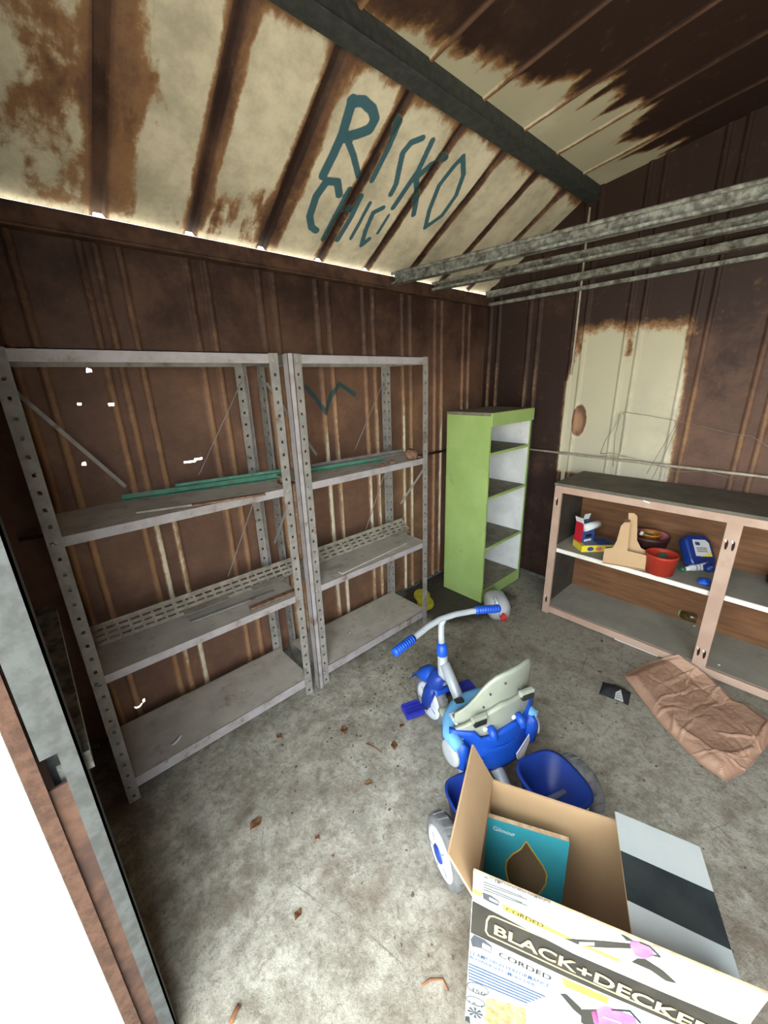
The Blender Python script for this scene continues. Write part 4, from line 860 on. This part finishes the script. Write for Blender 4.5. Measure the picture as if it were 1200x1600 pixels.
# rear tube, bins, step
MB().tube([T(SA - .02, .055, .20), T(.14, .06, .16), T(.095, .062, .115)], .018, 14).build('rear_tube', M['silver'], tk, True)
MB().lathe([(.024, 0), (.024, .02), (.016, .02), (.016, .002)], T(.090, .062, .100), norm(-FW * .7 + UPV * .7), 20, cap=False).build('tube_collar', M['rim'], tk, True)
def tub(cx, cy, sx, sy, z0, z1, name):
    P = []
    for k in range(25):
        a = 2 * math.pi * (k % 24) / 24; ca, sa = math.cos(a), math.sin(a); e = .62
        x = math.copysign(abs(ca) ** e, ca); y = math.copysign(abs(sa) ** e, sa)
        P.append([T(cx + x * sx * f_, cy + y * sy * f_, z) for f_, z in ((.02, z0), (.70, z0), (.80, z0 + .01), (.98, z1 - .006), (1.06, z1 - .006), (1.06, z1), (.95, z1), (.76, z0 + .016), (.02, z0 + .010))])
    return weld(MB().grid(P).build(name, M['deepblue'], tk, True))
tub(.005, -.130, .105, .095, .085, .205, 'rear_bin'); tub(.060, .155, .085, .070, .085, .205, 'rear_bin')
stp = MB().obox(T(-.058, .165, .075), FW * .085, LF * .066, UPV * .022).build('rear_step', M['deepblue'], tk, bevel=.005)
for k in range(4): MB().obox(T(-.054 + .020 * k, .170, .097), FW * .009, LF * .056, UPV * .004).build('step_tread', M['blue'], stp)
MB().obox(T(-.02, .12, .07), FW * .05, LF * .05, UPV * .02).build('step_bracket', M['deepblue'], tk, bevel=.004)

# ------------------------------------------------------------------ blower box in the foreground
ZBX = .468
bl, br_, fl_, fr_ = [un(*p, 2, ZBX) for p in ((753, 1212), (1068, 1312), (738, 1402), (1180, 1608))]
W0 = (np.linalg.norm(br_ - bl) + np.linalg.norm(fr_ - fl_)) / 2; UX = norm((br_ - bl) + (fr_ - fl_)); UY = V(-UX[1], UX[0], 0)
D0 = abs((bl - fl_) @ UY); F0 = fl_.copy(); Bo = F0 - V(0, 0, ZBX) + V(0, 0, .001)
if (bl - fl_) @ UY < 0: UY = -UY
th = .005
bxo = empty('cardboard_box', Bo + UX * W0 / 2 + UY * D0 / 2); tag(bxo, 'open printed leaf blower box in the right foreground, flaps up', 'box')
MB().obox(Bo, UX * W0, UY * th, V(0, 0, ZBX)).build('front_panel', M['boxwhite'], bxo)
MB().obox(Bo + UY * th, UX * W0, UY * .001, V(0, 0, ZBX)).build('front_lining', M['card'], bxo)
MB().obox(Bo + UY * D0, UX * W0, -UY * th, V(0, 0, ZBX)).build('back_panel', M['card'], bxo)
MB().obox(Bo + UY * (th + .001), UX * th, UY * (D0 - 2 * th - .001), V(0, 0, ZBX)).build('side_panel', M['card'], bxo)
MB().obox(Bo + UX * W0 + UY * (th + .001), -UX * th, UY * (D0 - 2 * th - .001), V(0, 0, ZBX)).build('side_panel', M['card'], bxo)
MB().obox(Bo + UX * th + UY * th, UX * (W0 - 2 * th), UY * (D0 - 2 * th), V(0, 0, th)).build('bottom_panel', M['card'], bxo)
# left flap leaning outwards
fh = .112
lo = norm(V(0, 0, 1) * .86 - UX * .50); A = Bo + V(0, 0, ZBX)
MB().obox(A, UY * D0, lo * fh, np.cross(UY, lo) * th * (1 if np.cross(UY, lo) @ UX > 0 else -1)).build('flap', M['card'], bxo)
# front flap standing up, its printed face towards the doorway
fv = norm(V(0, 0, 1) - UY * .10); FH_ = .098; fn_ = norm(np.cross(UX, fv)); fn_ = fn_ if fn_ @ UY > 0 else -fn_
MB().obox(A + V(0, 0, .0005), UX * (W0 * 1.0), fv * FH_, fn_ * .0012).build('flap', M['boxwhite'], bxo)
MB().obox(A + fn_ * .0012 + V(0, 0, .0005), UX * (W0 * 1.0), fv * FH_, fn_ * .0035).build('flap_lining', M['card_edge'], bxo)
# right flap folded inwards, printed side up
R0 = A + UX * W0; q = un(962, 1300, 2, ZBX + .02); fl_len = max(.08, (R0 - q) @ UX)
fd = norm(-UX + V(0, 0, .14)); RB = R0 + UY * (D0 - .002); RF = R0 + UY * .012
fla = MB().obox(RF + V(0, 0, .001), UY * (D0 - .014), fd * fl_len, V(0, 0, .0035)).build('flap', M['card'], bxo)
fu = norm(np.cross(UY, fd)); fu = fu if fu[2] > 0 else -fu
dd = D0 - .014
for s0, s1, mt_ in ((0, .30, 'boxwhite'), (.30, .66, 'boxdark'), (.66, 1, 'boxwhite')):
    MB().obox(RF + fu * .0046 + UY * dd * s0, UY * dd * (s1 - s0), fd * fl_len, fu * .0006).build('print_band', M[mt_], fla)
# prints: everything flat lies on the front panel (plane FP) or the front flap (plane TP)
def on_face(px, base, nrm, off): return unp(720 + .4 * px[0], 1340 + .4 * px[1], base, nrm) - nrm * off
FPf = lambda *q_: [on_face(x, Bo, UY, .0006) for x in q_]
TPf = lambda *q_: [on_face(x, A, fn_, .0006) for x in q_]
def clipz(pts, lo_, hi_): return [np.array([p_[0], p_[1], min(max(p_[2], lo_), hi_)]) for p_ in pts]
def lim(pts, base, upv_, h):                               # keep a print inside its card
    out = []
    for p_ in pts:
        r_ = p_ - base; x = min(max(r_ @ UX, .001), W0 - .001); y = min(max(r_ @ upv_, .001), h - .001); out.append(p_ + UX * (x - r_ @ UX) + upv_ * (y - r_ @ upv_))
    return out
def fprint(pts, mat, k=0, par=bxo): return MB().prism([p_ - UY * .0003 * k for p_ in lim(FPf(*pts), Bo, V(0, 0, 1), ZBX)], UY * .0003).build('print', M[mat], par)
def tprint(pts, mat, k=0, par=bxo): return MB().prism([p_ - fn_ * .0003 * k for p_ in lim(TPf(*pts), A, fv, FH_)], fn_ * .0003).build('print', M[mat], par)
def text(body, A_, B_, H_, mat, nrm, name='lettering', par=bxo, lift=.0016, bold=0.0, sx=1.0):
    """flat lettering from baseline start A_ to baseline end B_, H_ a point at cap height above A_"""
    cu = bpy.data.curves.new(name, 'FONT'); cu.body = body; cu.size = 1; cu.offset = bold; cu.resolution_u = 3; cu.fill_mode = 'FRONT'
    tmp = bpy.data.objects.new('tmp', cu); COL.objects.link(tmp); bpy.context.view_layer.update()
    me = bpy.data.meshes.new_from_object(tmp.evaluated_get(bpy.context.evaluated_depsgraph_get())); bpy.data.objects.remove(tmp); bpy.data.curves.remove(cu)
    co = np.array([v_.co[:] for v_ in me.vertices]); x0, x1 = co[:, 0].min(), co[:, 0].max(); cap = .70
    ux = B_ - A_; uy = H_ - A_; uy = uy
    for v_, q_ in zip(me.vertices, co): v_.co = Vector(tuple(A_ + ux * (q_[0] - x0) / (x1 - x0) + uy * q_[1] / cap - nrm * lift))
    me.materials.clear(); me.materials.append(M[mat]); o_ = bpy.data.objects.new(name, me); COL.objects.link(o_); o_.parent = par; o_.matrix_parent_inverse = PINV.get(par.name, Matrix.Identity(4)); return o_
def ftext(body, a, b, h, mat, bold=0.015, lift=.0016): 
    p_ = FPf(a, b, h); up_ = V(0, 0, 1) * ((p_[2] - p_[0])[2]); return text(body, p_[0], p_[1], p_[0] + up_, mat, UY, lift=lift, bold=bold)
def ttext(body, a, b, h, mat, bold=0.0, lift=.0016):
    p_ = TPf(a, b, h); up_ = fv * ((p_[2] - p_[0]) @ fv); return text(body, p_[0], p_[1], p_[0] + up_, mat, fn_, lift=lift, bold=bold)
# front panel
fprint([(40, 165), (440, 375), (800, 530), (1180, 690), (1180, 800), (420, 470), (25, 285)], 'boxblack')
def outline(pts, mat, wd, k):
    P_ = [p_ - UY * .0003 * k for p_ in lim(FPf(*pts), Bo, V(0, 0, 1), ZBX)]
    for a, b in zip(P_[:-1], P_[1:]):
        d_ = norm(b - a); s_ = norm(np.cross(d_, UY)); MB().obox(a - s_ * wd / 2 - d_ * wd * .3, d_ * (np.linalg.norm(b - a) + wd * .6), s_ * wd, UY * .0003).build('print_line', M[mat], bxo)
outline([(640, 445), (130, 228), (112, 228), (102, 245), (98, 285), (108, 302), (400, 438), (640, 545)], 'boxyellow', .0035, 1)
outline([(640, 445), (1150, 660)], 'boxyellow', .0035, 1); outline([(640, 545), (1000, 700)], 'boxyellow', .0035, 1)
ftext('BLACK+DECKER', (130, 292), (985, 702), (130, 255), 'boxyellow', .02)
ftext('CORDED', (148, 380), (352, 476), (148, 362), 'inkblack', .01)
fprint([(38, 318), (52, 300), (92, 320), (122, 345), (118, 372), (78, 352), (45, 345)], 'inkgrey', 1); fprint([(85, 330), (118, 348), (116, 366), (84, 350)], 'boxwhite', 2)
ftext('12 AMP HIGH PERFORMANCE', (38, 372), (345, 505), (38, 358), 'inkblue', .01); ftext('BLOWER/VAC/MULCHER', (34, 388), (290, 502), (34, 376), 'inkblue', .01)
for k in range(6): fprint([(30, 410 + 12 * k), (330 - 14 * k, 540 + 5 * k), (330 - 14 * k, 544 + 5 * k), (30, 414 + 12 * k)], 'inkblue', 1)
fprint([(370, 500), (395, 475), (780, 640), (780, 760), (350, 640)], 'boxsky', 1)
fprint([(395, 468), (400, 470), (578, 545), (572, 570), (405, 500)], 'boxyellow2', 2)
fprint([(100, 545), (255, 590), (255, 680), (90, 640)], 'boxleaf', 1); fprint([(0, 608), (34, 620), (34, 690), (0, 660)], 'boxdark', 1)
def ring(cx, cy, rx, ry, mat): 
    pts = [(cx + rx * math.cos(a) + .0 * ry, cy + ry * math.sin(a) + .35 * rx * math.cos(a)) for a in np.linspace(0, 2 * math.pi, 17)]; outline(pts, mat, .0016, 2)
ring(66, 510, 42, 20, 'inkgrey'); ftext('350', (38, 514), (96, 538), (38, 500), 'inkgrey', .01); ring(58, 560, 36, 16, 'inkgrey'); ftext('16:1', (32, 562), (84, 584), (32, 552), 'inkgrey', .01)
for k in range(8):
    a = k * math.pi / 4; fprint([(56 + 30 * math.cos(a + s_), 605 + 20 * math.sin(a + s_) + 10 * math.cos(a + s_)) if i_ else (56, 605) for i_, s_ in enumerate((0, -.2, .2))], 'inkgrey', 1)
fprint([(388, 528), (412, 530), (470, 585), (470, 615), (440, 590)], 'boxblack', 3); fprint([(470, 590), (530, 590), (540, 640), (500, 660), (470, 640)], 'boxblack', 3)
fprint([(510, 600), (560, 575), (610, 590), (680, 620), (710, 700), (560, 690), (520, 640)], 'boxpink', 3); outline([(590, 590), (660, 595), (700, 640)], 'inkblack', .004, 4); outline([(560, 620), (620, 640), (660, 690)], 'boxpalepink', .004, 4)
# clear tape over the brand band
# front flap
tprint([(44, 118), (84, 138), (84, 152), (46, 138)], 'boxyellow2'); tprint([(44, 146), (160, 205), (420, 330), (640, 430), (860, 530), (1100, 640), (1040, 640), (640, 465), (400, 355), (120, 222)], 'boxpalepink')
tprint([(158, 178), (300, 250), (430, 312), (430, 330), (300, 272), (165, 200)], 'boxyellow2', 1); tprint([(470, 345), (500, 345), (640, 405), (640, 432), (520, 390)], 'boxyellow2', 1)
tprint([(85, 135), (120, 148), (150, 170), (148, 188), (112, 172), (88, 158)], 'inkgrey', 1); tprint([(112, 152), (146, 170), (145, 178), (112, 162)], 'boxwhite', 2)
ttext('CORDED', (176, 200), (322, 268), (176, 186), 'inkblack', .01, .0022)
ttext('12 AMP HIGH PERFORMANCE', (110, 84), (350, 178), (110, 70), 'inkgrey', .01); tprint([(92, 62), (106, 68), (106, 82), (92, 76)], 'inkgrey')
for k in range(4): tprint([(88, 92 + 10 * k), (240 + 20 * (k % 2), 150 + 12 * k), (240 + 20 * (k % 2), 153 + 12 * k), (88, 95 + 10 * k)], 'inkgrey')
tprint([(400, 318), (450, 318), (530, 322), (668, 335), (670, 352), (530, 348), (450, 346), (415, 335)], 'boxblack', 2); tprint([(462, 326), (522, 328), (522, 340), (462, 338)], 'boxwhite', 3)
tprint([(626, 288), (650, 300), (672, 322), (648, 322)], 'boxblack', 2); tprint([(660, 322), (700, 318), (745, 345), (755, 378), (720, 392), (682, 380), (664, 350)], 'boxpink', 3)
outlineT = [(700, 322), (745, 330), (778, 385), (740, 375)]
Pt = [p_ - fn_ * .0009 for p_ in lim(TPf(*outlineT), A, fv, FH_)]
for a, b in zip(Pt[:-1], Pt[1:]):
    d_ = norm(b - a); s_ = norm(np.cross(d_, fn_)); MB().obox(a - s_ * .0016, b - a, s_ * .0032, fn_ * .0003).build('print_line', M['boxblack'], bxo)
tprint([(690, 392), (720, 395), (790, 440), (842, 488), (800, 478), (740, 436), (668, 405)], 'boxblack', 2)
tprint([(800, 500), (850, 515), (855, 530), (810, 518)], 'inkgrey', 1); tprint([(1010, 510), (1140, 560), (1130, 590), (1000, 550)], 'boxsky', 1)
for x, y in ((640, 412), (735, 465)):
    pts = [(x + 26 * math.cos(a), y + 12 * math.sin(a) + 8 * math.cos(a)) for a in np.linspace(0, 2 * math.pi, 13)]
    tprint(pts[:-1], 'boxyellow', 2)

# turquoise carton inside the box
def tq(x, y): return 720 + .2 * x, 1260 + .2 * y
cz = .432
C0 = un(*tq(205, 88), 2, cz); C1 = un(*tq(850, 285), 2, cz); CU = norm(C1 - C0); CW = np.linalg.norm(C1 - C0); CN = V(-CU[1], CU[0], 0); CN = CN if CN @ UY > 0 else -CN
CV = norm(V(0, 0, -1) - CN * .10); CV = CV
cn = norm(np.cross(CU, CV)); cn = cn if cn @ UY > 0 else -cn
CHh = .418
cq = lambda x, y: (lambda p_: ((p_ - C0) @ CU, (p_ - C0) @ CV))(unp(*tq(x, y), C0, cn))
leaf = [cq(*q_) for q_ in ((512, 280), (540, 325), (590, 400), (640, 470), (668, 540), (655, 610), (600, 690), (520, 720), (430, 660), (375, 580), (355, 490), (365, 425), (410, 375), (470, 340))]
tq_o = empty('turquoise_carton', C0 + CV * CHh); tag(tq_o, 'turquoise carton with a leaf-shaped cut-out inside the open box', 'carton')
def loop_between(outer, inner, lift, t_, name, mat):
    # outer and inner loops with the same number of points -> a flat ring with thickness
    mb = MB(); n_ = len(outer); P3 = lambda q_, k: C0 + CU * q_[0] + CV * q_[1] - cn * (lift - k)
    v_ = [P3(q_, 0) for q_ in outer] + [P3(q_, 0) for q_ in inner] + [P3(q_, t_) for q_ in outer] + [P3(q_, t_) for q_ in inner]
    f_ = []
    for i in range(n_):
        j = (i + 1) % n_; f_ += [(i, j, n_ + j, n_ + i), (2 * n_ + i, 3 * n_ + i, 3 * n_ + j, 2 * n_ + j), (i, 2 * n_ + i, 2 * n_ + j, j), (n_ + i, n_ + j, 3 * n_ + j, 3 * n_ + i)]
    return mb.add(v_, f_).build(name, M[mat], tq_o)
lc = np.mean(leaf, axis=0)
def ray_rect(q_):
    d_ = np.array(q_) - lc; ts = []
    for k, (lo_, hi_) in enumerate(((0, CW), (0, CHh))):
        if abs(d_[k]) > 1e-9: ts.append(((hi_ if d_[k] > 0 else lo_) - lc[k]) / d_[k])
    return tuple(lc + d_ * min(ts))
leaf2 = []
for i in range(len(leaf)):
    a, b = np.array(leaf[i]), np.array(leaf[(i + 1) % len(leaf)]); leaf2 += [tuple(a), tuple((a + b) / 2)]
outer = [ray_rect(q_) for q_ in leaf2]
for corner in ((0, 0), (CW, 0), (CW, CHh), (0, CHh)):
    k = min(range(len(outer)), key=lambda i: np.hypot(outer[i][0] - corner[0], outer[i][1] - corner[1])); outer[k] = corner
loop_between(outer, leaf2, 0, .002, 'front_panel', 'teal')
grow = [tuple(lc + (np.array(q_) - lc) * 1.07) for q_ in leaf2]
loop_between(grow, leaf2, .0006, .0006, 'print_border', 'boxyellow2')
dep = .012
MB().obox(C0 + cn * .002, CU * CW, cn * dep, CV * .002).build('top_panel', M['card_edge'], tq_o)
MB().obox(C0 + cn * .002, CV * CHh, cn * dep, CU * .002).build('side_panel', M['teal'], tq_o)
MB().obox(C0 + CU * CW + cn * .002, CV * CHh, cn * dep, -CU * .002).build('side_panel', M['teal'], tq_o)
pa, pb, ph = [unp(*tq(*q_), C0, cn) for q_ in ((252, 180), (425, 236), (256, 150))]
text('Gilmour', pa, pb, pa - CV * abs((ph - pa) @ CV), 'inkwhite', cn, par=tq_o, lift=.0006, bold=.01)

# ------------------------------------------------------------------ things on the floor
# milk jug
jo = un(781, 958, 2, .06); jx = norm(V(*(un(793, 972, 2, .05) - un(775, 935, 2, .05)))); jx = norm(V(jx[0], jx[1], 0)); js = V(-jx[1], jx[0], 0)
jb = un(778, 951, 2, .065)
t = empty('milk_jug', V(jb[0], jb[1], 0)); tag(t, 'empty translucent plastic milk jug with red cap lying on the floor', 'jug')
rings = []
JK = 1.16
for s_, wd, hh, zc in ((-.105, .030, .030, .066), (-.100, .052, .050, .066), (-.085, .062, .060, .066), (.0, .064, .062, .066), (.035, .060, .058, .066), (.065, .044, .044, .070), (.085, .026, .026, .074), (.095, .018, .018, .075), (.112, .017, .017, .075)):
    s_, wd, hh, zc = s_ * JK, wd * JK, hh * JK, zc * JK
    rings.append([V(jb[0], jb[1], zc) + jx * s_ + js * wd * math.copysign(abs(math.cos(a)) ** .7, math.cos(a)) + UPV * hh * math.copysign(abs(math.sin(a)) ** .7, math.sin(a)) for a in np.linspace(0, 2 * math.pi, 25)])
mb = MB().grid(rings); mb.add(rings[0][:-1], [tuple(range(24))]); weld(mb.build('body', M['jug'], t, True))
MB().tube([V(jb[0], jb[1], 0) + jx * s_ + js * -.03 + UPV * z for s_, z in ((.0, .135), (.02, .160), (.065, .155), (.09, .115))], .011, 12).build('handle', M['jug'], t, True)
MB().lathe([(.0215, .118), (.0215, .142), (.019, .144)], V(jb[0], jb[1], .087), jx, 20).build('cap', M['redcap'], t, True)
# yellow foam piece by the wall
P = []
so = un(663, 938, 2, .012); sa_ = norm(V(*(un(672, 955, 2, 0) - un(654, 916, 2, 0)))); sb = V(-sa_[1], sa_[0], 0)
outl = []
for a in np.linspace(0, 2 * math.pi, 29)[:-1]:
    r_ = 1 - .22 * math.cos(2 * a) * 0; x = .125 * math.cos(a); wv = .070 * (1 - .30 * math.exp(-((x - .0) / .045) ** 2)); outl.append((x, wv * math.sin(a)))
so2 = un(662, 936, 2, .02); so2[1] = min(so2[1], -.16)
t = MB().prism([V(so2[0], so2[1], .002) + sa_ * x + sb * y for x, y in outl], V(0, 0, .034)).build('foam_sole', M['sponge'], None, bevel=.010, seg=3); tag(t, 'yellow speckled sole-shaped foam piece on the floor by the green bookcase', 'foam piece')
# brown paper bag (crumpled sheet, two layers)
def bpt(*q_):
    p_ = un(*q_, 2, .004)
    return un(*q_, 0, -.412) if p_[0] > -.412 else p_
cor = [bpt(*q_) for q_ in ((975, 1058), (1060, 1023), (1212, 1138), (1133, 1222))]
eA = [bpt(*q_) for q_ in ((975, 1058), (1003, 1041), (1030, 1031), (1060, 1023))]; eC = [bpt(*q_) for q_ in ((1133, 1222), (1160, 1210), (1178, 1192), (1212, 1150))]
eL = [bpt(*q_) for q_ in ((975, 1058), (1010, 1104), (1020, 1118), (1046, 1148), (1092, 1193), (1133, 1222))]; eR = [bpt(*q_) for q_ in ((1060, 1023), (1110, 1060), (1150, 1099), (1168, 1103), (1200, 1128), (1212, 1150))]
def along(L_, s_):
    L_ = np.array(L_); d_ = np.r_[0, np.cumsum(np.linalg.norm(np.diff(L_, axis=0), axis=1))]; d_ /= d_[-1]; return np.array([np.interp(s_, d_, L_[:, k]) for k in range(3)])
nu, nv = 90, 140; P = np.zeros((nu, nv, 3))
for i in range(nu):
    for j in range(nv):
        u, v = i / (nu - 1), j / (nv - 1)
        P[i, j] = (1 - v) * along(eA, u) + v * along(eC, u) + (1 - u) * along(eL, v) + u * along(eR, v) - ((1 - u) * (1 - v) * cor[0] + u * (1 - v) * cor[1] + u * v * np.array(eC[-1]) + (1 - u) * v * cor[3])
U_, V_ = np.meshgrid(np.linspace(0, 1, nu), np.linspace(0, 1, nv), indexing='ij')
edge = np.minimum.reduce([U_, 1 - U_, V_, 1 - V_]); puff = sstep(0, .10, edge)
wx = U_ + .10 * (fbm(U_ * 4, V_ * 5, 131) - .5); wy = V_ * 1.7 + .16 * (fbm(U_ * 4, V_ * 5, 137) - .5)
cr = 0 * U_; rs = np.random.RandomState(12)
for k in range(46):                                             # straight creases: tents along random lines, each with its own reach
    an = rs.uniform(-.5, .9) if k < 8 else rs.uniform(0, math.pi); cx_, cy_ = rs.uniform(.05, .95), rs.uniform(.3, 1.7); nx, ny = math.cos(an), math.sin(an)
    dd_ = (wx - cx_) * nx + (wy - cy_) * ny; al = -(wx - cx_) * ny + (wy - cy_) * nx; wd_ = rs.uniform(.015, .055)
    cr = cr + rs.choice([-.5, 1]) * rs.uniform(.3, 1) * np.clip(1 - np.abs(dd_) / wd_, 0, 1) * sstep(rs.uniform(.2, .5), .06, np.abs(al))
P[..., 2] += .004 + puff * (.018 + .011 * np.clip(cr, -1.2, 2.5) + .020 * fbm(U_ * 2.2, V_ * 3, 113) + .010 * np.abs(fbm(U_ * 9, V_ * 13, 117) - .5)) + (1 - puff) * .006 * np.clip(cr, 0, 2)
t = MB().grid(P).build('paper_bag', M['bag'], None, False, solid=.003, off=1); tag(t, 'crumpled flattened brown paper bag on the floor by the cabinet', 'paper bag')
# black pouch with white tag
pc = un(961, 1084, 2, .0); t = empty('black_pouch', pc); tag(t, 'small black pouch with white tag on the floor beside the paper bag', 'pouch')
e1 = norm(un(981, 1090, 2, 0) - un(942, 1075, 2, 0)); e2 = V(-e1[1], e1[0], 0)
pp_ = [[pc + e1 * x + e2 * y + V(0, 0, .004 + .03 * (1 - abs(x / .062) ** 3) * (1 - abs(y / .05) ** 3) + .012 * (float(fbm(x * 60 + 5, y * 60 + 5, 121)) - .4)) for y in np.linspace(-.05, .05, 14)] for x in np.linspace(-.062, .062, 16)]
MB().grid(pp_).build('body', M['pouch'], t, True, solid=.004, off=-1)
tp = [un(*q_, 2, .036) for q_ in ((960, 1092), (974, 1097), (970, 1078), (962, 1082))]
MB().prism(tp, V(0, 0, .002)).build('tag', M['labelw'], t)
for k in range(3):
    a, b = tp[0] + (tp[3] - tp[0]) * (.2 + .25 * k), tp[1] + (tp[2] - tp[1]) * (.2 + .25 * k)
    MB().obox(a + (b - a) * .15 + V(0, 0, .0021), (b - a) * .7, norm(tp[3] - tp[0]) * .0022, V(0, 0, .0004)).build('tag_print', M['inkgrey'], t)
# dry leaves, twigs, crumbs
def leaf_obj(px, py, ln, rot, label, mat='leaf', grp='dry leaves scattered on the concrete floor'):
    o_ = un(px, py, 2, .002); d_ = V(math.cos(rot), math.sin(rot), 0); s_ = V(-d_[1], d_[0], 0); P_ = []
    for i in range(7):
        x = (i / 6 - .5) * ln; wd = ln * .34 * math.sin(math.pi * (i + .15) / 6.3)
        P_.append([o_ + d_ * x + s_ * wd * y + V(0, 0, .002 + .006 * abs(y) + .004 * math.sin(i)) for y in (-1, -.5, 0, .5, 1)])
    t_ = MB().grid(P_).build('dry_leaf', M[mat], None, True, solid=.0008); tag(t_, label, 'leaf', grp); return t_
for px, py, ln, rot, lab in ((400, 1288, .05, .3, 'reddish brown dry leaf alone in the middle of the bare floor'), (538, 1142, .05, 1.2, 'tan curled leaf on the floor left of the tricycle pedal'), (437, 1152, .035, 2.0, 'dark leaf on the floor in front of the left shelving unit'), (616, 1166, .045, .9, 'tan leaf on the floor below the tricycle pedal'), (628, 1135, .03, .2, 'small tan leaf beside the tricycle front wheel'),
                             (496, 1310, .022, 1.9, 'tiny dark leaf right of the reddish brown leaf'), (466, 1430, .03, .5, 'thin dark leaf on the pale floor in the foreground'), (940, 1003, .03, .4, 'small dark leaf on the floor under the cabinet front'), (937, 1051, .026, 1.1, 'small dark leaf on the floor left of the black pouch'), (575, 1225, .03, 2.4, 'pale curled leaf on the floor left of the tricycle seat')):
    leaf_obj(px, py, ln, rot, lab)
def twig(pts, r, label):
    o_ = MB().tube([un(*q_, 2, r + .001) for q_ in pts], r, 6).build('twig', M['leaf'], None, True); tag(o_, label, 'twig', 'twigs on the floor')
twig([(572, 1162), (586, 1168), (596, 1176)], .003, 'short twig on the floor left of the tricycle'); twig([(660, 1540), (672, 1530), (692, 1530), (700, 1548)], .003, 'forked pale twig on the floor left of the blower box'); twig([(360, 1598), (368, 1580), (374, 1570)], .006, 'dark twig at the bottom edge of the picture')
mb = MB(); rng = random.Random(3)
for k in range(520):
    if k < 260: p = V(rng.uniform(-2.3, -.5), rng.uniform(-2.2, -.45), 0)
    elif k < 420: p = V(rng.gauss(-1.55, .25), rng.gauss(-.62, .13), 0)
    else: p = V(rng.uniform(-.55, -.1) - .4 * rng.random(), rng.uniform(-.62, -.05), 0)
    if p[0] > -.42 and p[1] < -.84 or p[1] > -.40 and p[0] < -1.02 or (p[0] > -.63 and -.54 < p[1] < -.16): continue
    s_ = rng.uniform(.003, .010); a = rng.uniform(0, 6.28); d_ = V(math.cos(a), math.sin(a), 0) * s_; e_ = V(-d_[1], d_[0], 0) * rng.uniform(.4, 1)
    mb.obox(p - d_ / 2, d_, e_, V(0, 0, s_ * .35))
tag(mb.build('floor_crumbs', M['crumb'], None), 'dark crumbs and grit strewn over the concrete floor', 'debris', kind='stuff')
